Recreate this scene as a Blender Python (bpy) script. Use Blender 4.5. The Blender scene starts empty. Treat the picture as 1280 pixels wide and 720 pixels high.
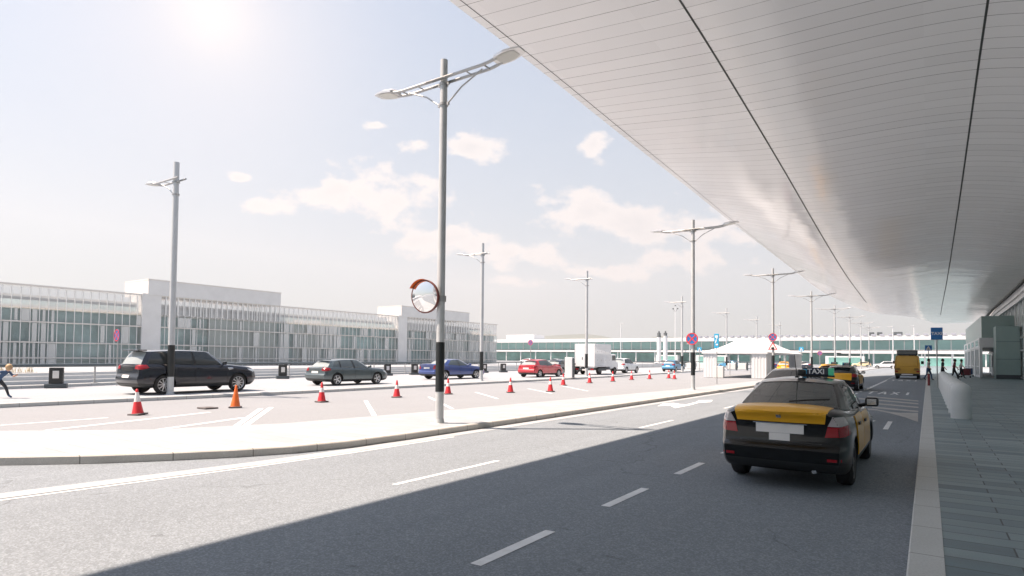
import bpy, bmesh, math, random
from mathutils import Vector, Matrix
from mathutils.bvhtree import BVHTree
random.seed(7)
PI = math.pi
SC = bpy.context.scene
COL = SC.collection

# ------------------------------------------------------------------ camera numbers (road frame: +Y along the road, camera at the origin)
F, CH = 760.0, 1.70
PITCH, ROLL = math.radians(1.9), math.radians(0.55)
PPY = 446.5 - F * math.tan(PITCH)
TH = math.atan(520 / F)
_fw = Vector((-math.sin(TH) * math.cos(PITCH), math.cos(TH) * math.cos(PITCH), math.sin(PITCH)))
_r0 = Vector((math.cos(TH), math.sin(TH), 0))
_u0 = _r0.cross(_fw)
_rt = _r0 * math.cos(ROLL) + _u0 * math.sin(ROLL)
_up = _u0 * math.cos(ROLL) - _r0 * math.sin(ROLL)

def gp(px, py, z=0.0):
    """point of the ground (height z) seen at a photo pixel"""
    d = _fw + _rt * ((px - 640) / F) - _up * ((py - PPY) / F)
    t = (z - CH) / d.z
    return (d.x * t, d.y * t)

# ------------------------------------------------------------------ materials
def mat(name, col, rough=0.5, metal=0.0, var=0.0, vscale=6.0, bump=0.0, bscale=60.0, coat=0.0, spec=0.5, ramp=None, emit=None):
    m = bpy.data.materials.new(name); m.use_nodes = True
    nt = m.node_tree; b = nt.nodes['Principled BSDF']
    b.inputs['Base Color'].default_value = (*col, 1)
    b.inputs['Roughness'].default_value = rough
    b.inputs['Metallic'].default_value = metal
    b.inputs['Coat Weight'].default_value = coat
    b.inputs['Coat Roughness'].default_value = 0.04
    b.inputs['Specular IOR Level'].default_value = spec
    if emit:
        b.inputs['Emission Color'].default_value = (*emit[0], 1); b.inputs['Emission Strength'].default_value = emit[1]
    if var or bump:
        tc = nt.nodes.new('ShaderNodeTexCoord')
    if var:
        n = nt.nodes.new('ShaderNodeTexNoise'); n.inputs['Scale'].default_value = vscale; n.inputs['Detail'].default_value = 6
        n.inputs['Roughness'].default_value = 0.65
        nt.links.new(tc.outputs['Object'], n.inputs['Vector'])
        r = nt.nodes.new('ShaderNodeMapRange')
        r.inputs['From Min'].default_value = 0.25; r.inputs['From Max'].default_value = 0.75
        r.inputs['To Min'].default_value = 1 - var; r.inputs['To Max'].default_value = 1 + var
        nt.links.new(n.outputs['Fac'], r.inputs['Value'])
        mx = nt.nodes.new('ShaderNodeVectorMath'); mx.operation = 'SCALE'
        mx.inputs[0].default_value = col
        nt.links.new(r.outputs['Result'], mx.inputs['Scale'])
        nt.links.new(mx.outputs['Vector'], b.inputs['Base Color'])
        rr = nt.nodes.new('ShaderNodeMapRange')
        rr.inputs['To Min'].default_value = max(0.02, rough - 0.12 * min(1, rough * 2)); rr.inputs['To Max'].default_value = min(1, rough + 0.1)
        nt.links.new(n.outputs['Fac'], rr.inputs['Value']); nt.links.new(rr.outputs['Result'], b.inputs['Roughness'])
    if bump:
        n2 = nt.nodes.new('ShaderNodeTexNoise'); n2.inputs['Scale'].default_value = bscale; n2.inputs['Detail'].default_value = 4
        nt.links.new(tc.outputs['Object'], n2.inputs['Vector'])
        bp = nt.nodes.new('ShaderNodeBump'); bp.inputs['Strength'].default_value = bump; bp.inputs['Distance'].default_value = 0.02
        nt.links.new(n2.outputs['Fac'], bp.inputs['Height']); nt.links.new(bp.outputs['Normal'], b.inputs['Normal'])
    return m

def N(nt, typ, **kw):
    n = nt.nodes.new(typ)
    for k, v in kw.items(): setattr(n, k, v)
    return n

def mathn(nt, op, a, b=None, c=None):
    n = nt.nodes.new('ShaderNodeMath'); n.operation = op
    for i, v in enumerate((a, b, c)):
        if v is None: continue
        if isinstance(v, (int, float)): n.inputs[i].default_value = v
        else: nt.links.new(v, n.inputs[i])
    return n.outputs[0]

def asphalt_mat(name, col, wear=0.18, streak=True, grain=0.45, rough=0.82):
    m = bpy.data.materials.new(name); m.use_nodes = True
    nt = m.node_tree; L = nt.links; b = nt.nodes['Principled BSDF']
    tc = N(nt, 'ShaderNodeTexCoord')
    def noise(scale, detail, vec=None, rough_=0.6):
        n = N(nt, 'ShaderNodeTexNoise'); n.inputs['Scale'].default_value = scale; n.inputs['Detail'].default_value = detail
        n.inputs['Roughness'].default_value = rough_
        L.new(vec or tc.outputs['Object'], n.inputs['Vector']); return n.outputs['Fac']
    big = noise(0.35, 5)
    mp = N(nt, 'ShaderNodeMapping'); mp.inputs['Scale'].default_value = (1.6, 0.06, 1)
    L.new(tc.outputs['Object'], mp.inputs['Vector'])
    tracks = noise(1.0, 4, mp.outputs['Vector'])
    v = N(nt, 'ShaderNodeTexVoronoi'); v.inputs['Scale'].default_value = 70.0
    L.new(tc.outputs['Object'], v.inputs['Vector'])
    grit = N(nt, 'ShaderNodeSeparateColor'); L.new(v.outputs['Color'], grit.inputs[0])
    fine = noise(160, 2)
    mid = noise(9, 6, None, 0.7)
    s = mathn(nt, 'MULTIPLY_ADD', big, wear * 1.6, 1 - wear * 0.8)
    if streak: s = mathn(nt, 'MULTIPLY', s, mathn(nt, 'MULTIPLY_ADD', tracks, wear * 1.8, 1 - wear * 0.9))
    s = mathn(nt, 'MULTIPLY', s, mathn(nt, 'MULTIPLY_ADD', mid, 0.3, 0.85))
    g = mathn(nt, 'POWER', grit.outputs[0], 2.2)
    s = mathn(nt, 'MULTIPLY', s, mathn(nt, 'MULTIPLY_ADD', g, grain * 1.6, 1 - grain * 0.5))
    s = mathn(nt, 'MULTIPLY', s, mathn(nt, 'MULTIPLY_ADD', fine, grain, 1 - grain * 0.5))
    if streak:
        wv = N(nt, 'ShaderNodeVectorMath', operation='ADD'); nz = N(nt, 'ShaderNodeTexNoise'); nz.inputs['Scale'].default_value = 1.1; nz.inputs['Detail'].default_value = 5
        L.new(tc.outputs['Object'], nz.inputs['Vector']); L.new(tc.outputs['Object'], wv.inputs[0]); L.new(nz.outputs['Color'], wv.inputs[1])
        vc = N(nt, 'ShaderNodeTexVoronoi', feature='DISTANCE_TO_EDGE'); vc.inputs['Scale'].default_value = 0.16; L.new(wv.outputs[0], vc.inputs['Vector'])
        crack = mathn(nt, 'MULTIPLY', mathn(nt, 'LESS_THAN', vc.outputs['Distance'], 0.0022), mathn(nt, 'GREATER_THAN', noise(0.22, 2), 0.5))
        s = mathn(nt, 'MULTIPLY', s, mathn(nt, 'MULTIPLY_ADD', crack, -0.22, 1.0))
        spots = N(nt, 'ShaderNodeTexVoronoi'); spots.inputs['Scale'].default_value = 1.7; L.new(wv.outputs[0], spots.inputs['Vector'])
        sp_ = mathn(nt, 'MULTIPLY', mathn(nt, 'MINIMUM', mathn(nt, 'MAXIMUM', mathn(nt, 'MULTIPLY', mathn(nt, 'SUBTRACT', 0.10, spots.outputs['Distance']), 14.0), 0.0), 1.0), mathn(nt, 'GREATER_THAN', noise(0.5, 3), 0.55))
        s = mathn(nt, 'MULTIPLY', s, mathn(nt, 'MULTIPLY_ADD', sp_, -0.28, 1.0))
    sc = N(nt, 'ShaderNodeVectorMath', operation='SCALE'); sc.inputs[0].default_value = col
    L.new(s, sc.inputs['Scale']); L.new(sc.outputs['Vector'], b.inputs['Base Color'])
    b.inputs['Roughness'].default_value = rough; b.inputs['Specular IOR Level'].default_value = 0.15
    bp = N(nt, 'ShaderNodeBump'); bp.inputs['Strength'].default_value = 0.5; bp.inputs['Distance'].default_value = 0.008
    L.new(mathn(nt, 'ADD', grit.outputs[0], fine), bp.inputs['Height']); L.new(bp.outputs['Normal'], b.inputs['Normal'])
    return m

def paver_mat(name, c1, c2, cm, bw, rh, mortar=0.006, rough=0.55, rot=0.0, contrast_streak=0.25):
    m = bpy.data.materials.new(name); m.use_nodes = True
    nt = m.node_tree; L = nt.links; b = nt.nodes['Principled BSDF']
    tc = N(nt, 'ShaderNodeTexCoord')
    mp = N(nt, 'ShaderNodeMapping'); mp.inputs['Rotation'].default_value = (0, 0, rot)
    L.new(tc.outputs['Object'], mp.inputs['Vector'])
    br = N(nt, 'ShaderNodeTexBrick'); br.offset = 0.37; br.offset_frequency = 2
    br.inputs['Scale'].default_value = 1.0
    br.inputs['Brick Width'].default_value = bw; br.inputs['Row Height'].default_value = rh
    br.inputs['Mortar Size'].default_value = mortar; br.inputs['Mortar Smooth'].default_value = 0.2; br.inputs['Bias'].default_value = 0.0
    br.inputs['Color1'].default_value = (*c1, 1); br.inputs['Color2'].default_value = (*c2, 1); br.inputs['Mortar'].default_value = (*cm, 1)
    L.new(mp.outputs['Vector'], br.inputs['Vector'])
    mp2 = N(nt, 'ShaderNodeMapping'); mp2.inputs['Scale'].default_value = (0.5, 2.6, 1)
    L.new(tc.outputs['Object'], mp2.inputs['Vector'])
    n = N(nt, 'ShaderNodeTexNoise'); n.inputs['Scale'].default_value = 1.6; n.inputs['Detail'].default_value = 7
    L.new(mp2.outputs['Vector'], n.inputs['Vector'])
    n2 = N(nt, 'ShaderNodeTexNoise'); n2.inputs['Scale'].default_value = 70; n2.inputs['Detail'].default_value = 4
    L.new(tc.outputs['Object'], n2.inputs['Vector'])
    s = mathn(nt, 'MULTIPLY_ADD', n.outputs['Fac'], contrast_streak * 2, 1 - contrast_streak)
    s = mathn(nt, 'MULTIPLY', s, mathn(nt, 'MULTIPLY_ADD', n2.outputs['Fac'], 0.36, 0.82))
    sc = N(nt, 'ShaderNodeVectorMath', operation='SCALE')
    L.new(br.outputs['Color'], sc.inputs[0]); L.new(s, sc.inputs['Scale'])
    L.new(sc.outputs['Vector'], b.inputs['Base Color'])
    L.new(mathn(nt, 'MULTIPLY_ADD', n.outputs['Fac'], 0.3, rough - 0.15), b.inputs['Roughness'])
    bp = N(nt, 'ShaderNodeBump'); bp.inputs['Strength'].default_value = 0.5; bp.inputs['Distance'].default_value = 0.006
    h = mathn(nt, 'MULTIPLY_ADD', br.outputs['Fac'], -1.0, mathn(nt, 'MULTIPLY', n2.outputs['Fac'], 0.4))
    L.new(h, bp.inputs['Height']); L.new(bp.outputs['Normal'], b.inputs['Normal'])
    return m

def soffit_mat():
    m = bpy.data.materials.new('soffit_panels'); m.use_nodes = True
    nt = m.node_tree; L = nt.links; b = nt.nodes['Principled BSDF']
    tc = N(nt, 'ShaderNodeTexCoord'); sp = N(nt, 'ShaderNodeSeparateXYZ'); L.new(tc.outputs['Object'], sp.inputs[0])
    yy = mathn(nt, 'MULTIPLY_ADD', sp.outputs['X'], -0.15, sp.outputs['Y'])
    u = mathn(nt, 'DIVIDE', yy, 0.64)
    fr = mathn(nt, 'FRACT', u)
    d = mathn(nt, 'ABSOLUTE', mathn(nt, 'SUBTRACT', fr, 0.5))
    line = mathn(nt, 'GREATER_THAN', d, 0.483)
    cell = mathn(nt, 'FLOOR', u)
    cx = mathn(nt, 'FLOOR', mathn(nt, 'DIVIDE', sp.outputs['X'], 3.3))
    cb = N(nt, 'ShaderNodeCombineXYZ'); L.new(cell, cb.inputs[0]); L.new(cx, cb.inputs[1])
    wn = N(nt, 'ShaderNodeTexWhiteNoise', noise_dimensions='2D'); L.new(cb.outputs[0], wn.inputs['Vector'])
    wl = N(nt, 'ShaderNodeTexWhiteNoise', noise_dimensions='1D'); L.new(mathn(nt, 'FLOOR', mathn(nt, 'ADD', u, 0.5)), wl.inputs['W'])
    s = mathn(nt, 'MULTIPLY_ADD', wn.outputs['Value'], 0.06, 0.965)
    lw = mathn(nt, 'MULTIPLY', line, mathn(nt, 'MULTIPLY_ADD', wl.outputs['Value'], 0.55, 0.35))
    s = mathn(nt, 'MULTIPLY', s, mathn(nt, 'SUBTRACT', 1.0, lw))
    sc = N(nt, 'ShaderNodeVectorMath', operation='SCALE'); sc.inputs[0].default_value = (0.92, 0.915, 0.925)
    L.new(s, sc.inputs['Scale']); L.new(sc.outputs['Vector'], b.inputs['Base Color'])
    b.inputs['Roughness'].default_value = 0.17; b.inputs['Specular IOR Level'].default_value = 1.0
    # each panel is very slightly out of true, and softly buckled
    n = N(nt, 'ShaderNodeTexNoise'); n.inputs['Scale'].default_value = 0.5; n.inputs['Detail'].default_value = 3
    L.new(tc.outputs['Object'], n.inputs['Vector'])
    tilt = N(nt, 'ShaderNodeVectorMath', operation='SUBTRACT'); L.new(wn.outputs['Color'], tilt.inputs[0]); tilt.inputs[1].default_value = (0.5, 0.5, 0.5)
    ts = N(nt, 'ShaderNodeVectorMath', operation='SCALE'); ts.inputs['Scale'].default_value = 0.022; L.new(tilt.outputs[0], ts.inputs[0])
    bp = N(nt, 'ShaderNodeBump'); bp.inputs['Strength'].default_value = 0.25; bp.inputs['Distance'].default_value = 0.06
    L.new(n.outputs['Fac'], bp.inputs['Height'])
    ad = N(nt, 'ShaderNodeVectorMath', operation='ADD'); L.new(bp.outputs['Normal'], ad.inputs[0]); L.new(ts.outputs[0], ad.inputs[1])
    nm = N(nt, 'ShaderNodeVectorMath', operation='NORMALIZE'); L.new(ad.outputs[0], nm.inputs[0])
    L.new(nm.outputs[0], b.inputs['Normal'])
    return m

def glass_mat(name, tint, amount, rough=0.02, body=0.25):
    """thin tinted sheet: part transparent, part glossy"""
    m = bpy.data.materials.new(name); m.use_nodes = True
    nt = m.node_tree; L = nt.links
    for n in list(nt.nodes):
        if n.type == 'BSDF_PRINCIPLED': nt.nodes.remove(n)
    out = [n for n in nt.nodes if n.type == 'OUTPUT_MATERIAL'][0]
    t = N(nt, 'ShaderNodeBsdfTransparent'); t.inputs[0].default_value = (*tint, 1)
    d = N(nt, 'ShaderNodeBsdfPrincipled'); d.inputs['Base Color'].default_value = (tint[0] * body, tint[1] * body, tint[2] * body, 1); d.inputs['Roughness'].default_value = rough
    g = N(nt, 'ShaderNodeBsdfGlossy'); g.inputs['Roughness'].default_value = rough
    fz = N(nt, 'ShaderNodeFresnel'); fz.inputs['IOR'].default_value = 1.5
    m1 = N(nt, 'ShaderNodeMixShader'); m1.inputs[0].default_value = 1 - amount
    L.new(t.outputs[0], m1.inputs[1]); L.new(d.outputs[0], m1.inputs[2])
    m2 = N(nt, 'ShaderNodeMixShader'); L.new(fz.outputs[0], m2.inputs[0]); L.new(m1.outputs[0], m2.inputs[1]); L.new(g.outputs[0], m2.inputs[2])
    L.new(m2.outputs[0], out.inputs[0])
    return m

M = {}
M['road'] = asphalt_mat('road_asphalt', (0.220, 0.251, 0.284), wear=0.14, grain=0.30)
M['lot'] = asphalt_mat('parking_asphalt', (0.262, 0.280, 0.303), wear=0.10, streak=False, grain=0.14)
M['farroad'] = asphalt_mat('far_road_asphalt', (0.32, 0.345, 0.375), wear=0.1, grain=0.15)
M['apron'] = mat('pale_concrete_ground', (0.335, 0.36, 0.39), 0.85, var=0.10, vscale=0.15)
M['island'] = paver_mat('island_paving', (0.345, 0.372, 0.402), (0.300, 0.325, 0.355), (0.21, 0.225, 0.245), 0.6, 0.4, 0.005, 0.8, 0.0, 0.10)
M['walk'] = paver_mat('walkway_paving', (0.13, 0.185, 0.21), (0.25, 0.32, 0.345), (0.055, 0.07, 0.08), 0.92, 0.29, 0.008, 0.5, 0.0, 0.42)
def kerb_mat(name, c, joint=1.0, dirt=0.6):
    m = bpy.data.materials.new(name); m.use_nodes = True
    nt = m.node_tree; L = nt.links; b = nt.nodes['Principled BSDF']
    tc = N(nt, 'ShaderNodeTexCoord'); sp = N(nt, 'ShaderNodeSeparateXYZ'); L.new(tc.outputs['Object'], sp.inputs[0])
    n = N(nt, 'ShaderNodeTexNoise'); n.inputs['Scale'].default_value = 1.3; n.inputs['Detail'].default_value = 8; n.inputs['Roughness'].default_value = 0.7
    L.new(tc.outputs['Object'], n.inputs['Vector'])
    n2 = N(nt, 'ShaderNodeTexNoise'); n2.inputs['Scale'].default_value = 60; L.new(tc.outputs['Object'], n2.inputs['Vector'])
    s = mathn(nt, 'MULTIPLY_ADD', n.outputs['Fac'], dirt, 1 - dirt * 0.55)
    s = mathn(nt, 'MULTIPLY', s, mathn(nt, 'MULTIPLY_ADD', n2.outputs['Fac'], 0.4, 0.8))
    fr = mathn(nt, 'FRACT', mathn(nt, 'DIVIDE', sp.outputs['Y'], joint))
    jl = mathn(nt, 'LESS_THAN', fr, 0.014)
    s = mathn(nt, 'MULTIPLY', s, mathn(nt, 'MULTIPLY_ADD', jl, -0.55, 1.0))
    sc = N(nt, 'ShaderNodeVectorMath', operation='SCALE'); sc.inputs[0].default_value = c
    L.new(s, sc.inputs['Scale']); L.new(sc.outputs['Vector'], b.inputs['Base Color'])
    b.inputs['Roughness'].default_value = 0.8
    bp = N(nt, 'ShaderNodeBump'); bp.inputs['Strength'].default_value = 0.4; bp.inputs['Distance'].default_value = 0.006
    L.new(n2.outputs['Fac'], bp.inputs['Height']); L.new(bp.outputs['Normal'], b.inputs['Normal'])
    return m
M['kerb'] = kerb_mat('kerb_stone', (0.50, 0.49, 0.47), 1.0, 0.7)
M['kerb2'] = kerb_mat('walkway_kerb_stone', (0.50, 0.52, 0.52), 1.0, 0.25)
M['paint'] = mat('road_paint', (0.68, 0.71, 0.74), 0.7, var=0.16, vscale=5, bump=0.3, bscale=90)
M['paint_old'] = mat('worn_road_paint', (0.40, 0.40, 0.395), 0.75, var=0.25, vscale=4, bump=0.3, bscale=90)
M['gutter'] = mat('gutter_concrete', (0.36, 0.385, 0.41), 0.8, var=0.12, vscale=2)
M['soffit'] = soffit_mat()
M['seam'] = mat('dark_joint', (0.03, 0.035, 0.035), 0.6)
M['white_panel'] = mat('white_panel', (0.68, 0.70, 0.72), 0.45, var=0.05, vscale=0.6)
M['offwhite'] = mat('off_white_concrete', (0.64, 0.645, 0.64), 0.75, var=0.08, vscale=0.5)
M['slab'] = mat('slab_concrete', (0.62, 0.60, 0.57), 0.7, var=0.08, vscale=0.4)
M['fin'] = mat('white_glass_fin', (0.72, 0.73, 0.72), 0.35, var=0.05, vscale=0.3)
M['fin_glass'] = glass_mat('fin_glass', (0.88, 0.95, 0.95), 0.85, 0.1, 0.6)
M['parapet_glass'] = glass_mat('frosted_parapet', (0.93, 0.94, 0.95), 0.5, 0.2, 0.82)
M['deck_dark'] = mat('parking_interior', (0.42, 0.55, 0.57), 0.5, var=0.5, vscale=0.14)
M['pale_sheet'] = glass_mat('pale_screen_glass', (0.85, 0.87, 0.86), 0.30, 0.15, 0.85)
M['deck_mid'] = mat('parking_interior_wall', (0.28, 0.30, 0.29), 0.6, var=0.3, vscale=0.15)
M['teal_glass'] = mat('teal_glass', (0.30, 0.52, 0.50), 0.12, var=0.22, vscale=0.08, spec=0.7)
M['teal_low'] = mat('teal_lower_glass', (0.19, 0.41, 0.38), 0.15, var=0.5, vscale=0.12, spec=0.6)
M['teal_panel'] = mat('teal_grey_panel', (0.30, 0.40, 0.39), 0.3, var=0.08, vscale=0.8)
M['shop_glass'] = mat('terminal_glass', (0.38, 0.48, 0.48), 0.06, var=0.2, vscale=0.3, spec=0.8)
M['clear_glass'] = glass_mat('clear_glass', (0.75, 0.85, 0.84), 0.75)
M['steel'] = mat('galvanised_steel', (0.42, 0.43, 0.435), 0.45, metal=0.55, var=0.1, vscale=4)
M['pole'] = mat('grey_painted_pole', (0.52, 0.545, 0.56), 0.45, metal=0.2, var=0.08, vscale=3)
M['alu'] = mat('brushed_aluminium', (0.70, 0.70, 0.70), 0.35, metal=0.8)
M['black'] = mat('black_plastic', (0.012, 0.014, 0.015), 0.45, bump=0.1, bscale=200)
M['black_band'] = mat('black_sleeve_coating', (0.012, 0.016, 0.018), 0.4)
M['dark_grey'] = mat('dark_grey_metal', (0.06, 0.075, 0.085), 0.5)
M['vent_grey'] = mat('blue_grey_vent', (0.30, 0.32, 0.38), 0.5)
M['rail'] = mat('dark_rail', (0.09, 0.115, 0.13), 0.4, metal=0.3)
M['lamp_glass'] = mat('lamp_lens', (0.62, 0.62, 0.58), 0.25)
M['red'] = mat('red_cone_plastic', (0.68, 0.035, 0.045), 0.4, var=0.15, vscale=8)
M['orange'] = mat('orange_cone_plastic', (0.80, 0.16, 0.03), 0.4, var=0.12, vscale=8)
M['refl_white'] = mat('reflective_white', (0.80, 0.79, 0.78), 0.35, var=0.06, vscale=9)
M['cone_base'] = mat('rubber_base', (0.12, 0.11, 0.11), 0.7)
M['tyre'] = mat('tyre_rubber', (0.016, 0.016, 0.017), 0.75, bump=0.2, bscale=80)
M['rim'] = mat('alloy_rim', (0.62, 0.63, 0.64), 0.28, metal=0.85)
M['hub'] = mat('steel_wheel_dark', (0.12, 0.12, 0.125), 0.4, metal=0.6)
def paint(name, c, metal=0.0, rough=0.32): return mat(name, c, rough, metal, coat=1.0, var=0.04, vscale=3)
M['p_black'] = mat('black_car_paint', (0.004, 0.005, 0.006), 0.3, coat=0.75, spec=0.12)
M['p_yellow'] = mat('yellow_taxi_paint', (0.82, 0.42, 0.02), 0.35, coat=0.35, spec=0.3)
M['p_suv'] = mat('black_suv_paint', (0.006, 0.009, 0.018), 0.18, coat=1.0, spec=0.3)
M['p_grey'] = paint('blue_grey_car_paint', (0.085, 0.115, 0.125), 0.55)
M['p_blue'] = paint('blue_car_paint', (0.035, 0.07, 0.25), 0.4)
M['p_red'] = paint('red_car_paint', (0.50, 0.02, 0.035), 0.1)
M['p_white'] = paint('white_car_paint', (0.70, 0.73, 0.76))
M['p_sky'] = paint('light_blue_car_paint', (0.07, 0.27, 0.47), 0.2)
M['p_cream'] = paint('cream_car_paint', (0.72, 0.62, 0.38))
M['p_silver'] = paint('silver_car_paint', (0.50, 0.52, 0.54), 0.6)
M['p_navy'] = paint('dark_navy_car_paint', (0.025, 0.035, 0.06), 0.3)
M['van_yellow'] = mat('yellow_van_paint', (0.62, 0.36, 0.05), 0.4, coat=0.4, var=0.05, vscale=2)
M['car_glass'] = glass_mat('tinted_car_glass', (0.50, 0.58, 0.56), 0.62, 0.02)
M['dark_glass'] = mat('dark_car_glass', (0.018, 0.026, 0.030), 0.05, spec=0.8)
M['mid_glass'] = mat('grey_painted_reflection_glass', (0.07, 0.09, 0.095), 0.05, spec=1.0)  # side windows: lifted grey base colour stands in for reflected light
M['pale_glass'] = mat('pale_painted_reflection_glass', (0.30, 0.34, 0.35), 0.08, spec=0.8)  # rear windows: whitish reflection painted in as a pale base colour
M['tail'] = mat('red_lamp_lens', (0.33, 0.008, 0.016), 0.2, coat=0.3)
M['tail_clear'] = mat('clear_lamp_lens', (0.55, 0.50, 0.50), 0.15, coat=1.0)
M['headlamp'] = mat('head_lamp_lens', (0.62, 0.66, 0.68), 0.1, coat=1.0)
M['plate'] = mat('blank_white_plate', (0.80, 0.79, 0.78), 0.4)
M['seat_cloth'] = mat('grey_seat_cloth', (0.06, 0.065, 0.065), 0.8)
M['chrome'] = mat('chrome_trim', (0.75, 0.75, 0.76), 0.15, metal=1.0)
M['sign_blue'] = mat('sign_blue', (0.02, 0.16, 0.45), 0.35)
M['sign_cyan'] = mat('sign_light_blue', (0.03, 0.36, 0.62), 0.35)
M['sign_red'] = mat('sign_red', (0.62, 0.05, 0.06), 0.35)
M['sign_white'] = mat('sign_white', (0.80, 0.80, 0.80), 0.4)
M['sign_lit'] = mat('white_sign_letters', (0.85, 0.86, 0.88), 0.4)
M['taxi_box'] = mat('taxi_sign_box', (0.012, 0.022, 0.05), 0.3)
M['green_lamp'] = mat('green_taxi_lamp', (0.04, 0.30, 0.17), 0.3, emit=((0.08, 0.6, 0.35), 0.08))
M['dark_rim'] = mat('dark_red_rim', (0.16, 0.05, 0.04), 0.4)
M['mirror'] = mat('convex_mirror', (0.86, 0.87, 0.88), 0.02, metal=1.0)
M['canvas'] = mat('white_tent_canvas', (0.62, 0.65, 0.68), 0.8, var=0.06, vscale=1.2, bump=0.3, bscale=2)
M['bollard'] = mat('pale_grey_bollard', (0.60, 0.63, 0.635), 0.5, var=0.06, vscale=2.5)
M['hill'] = mat('hill_scrub', (0.10, 0.13, 0.10), 0.9, var=0.3, vscale=0.004)
M['skin'] = mat('skin', (0.52, 0.30, 0.21), 0.5)
M['cloth_navy'] = mat('navy_cloth', (0.03, 0.07, 0.15), 0.8)
M['cloth_dark'] = mat('dark_cloth', (0.03, 0.03, 0.035), 0.8)
M['cloth_white'] = mat('pale_cloth', (0.60, 0.58, 0.56), 0.8)
M['cloth_maroon'] = mat('maroon_cloth', (0.14, 0.03, 0.04), 0.8)
M['hair_blond'] = mat('blond_hair', (0.45, 0.30, 0.16), 0.6)
M['hair_dark'] = mat('dark_hair', (0.03, 0.02, 0.015), 0.6)
M['dry_grass'] = mat('dry_grass_blades', (0.55, 0.47, 0.30), 0.8)
M['bark'] = mat('palm_trunk', (0.2, 0.16, 0.12), 0.9)

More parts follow.
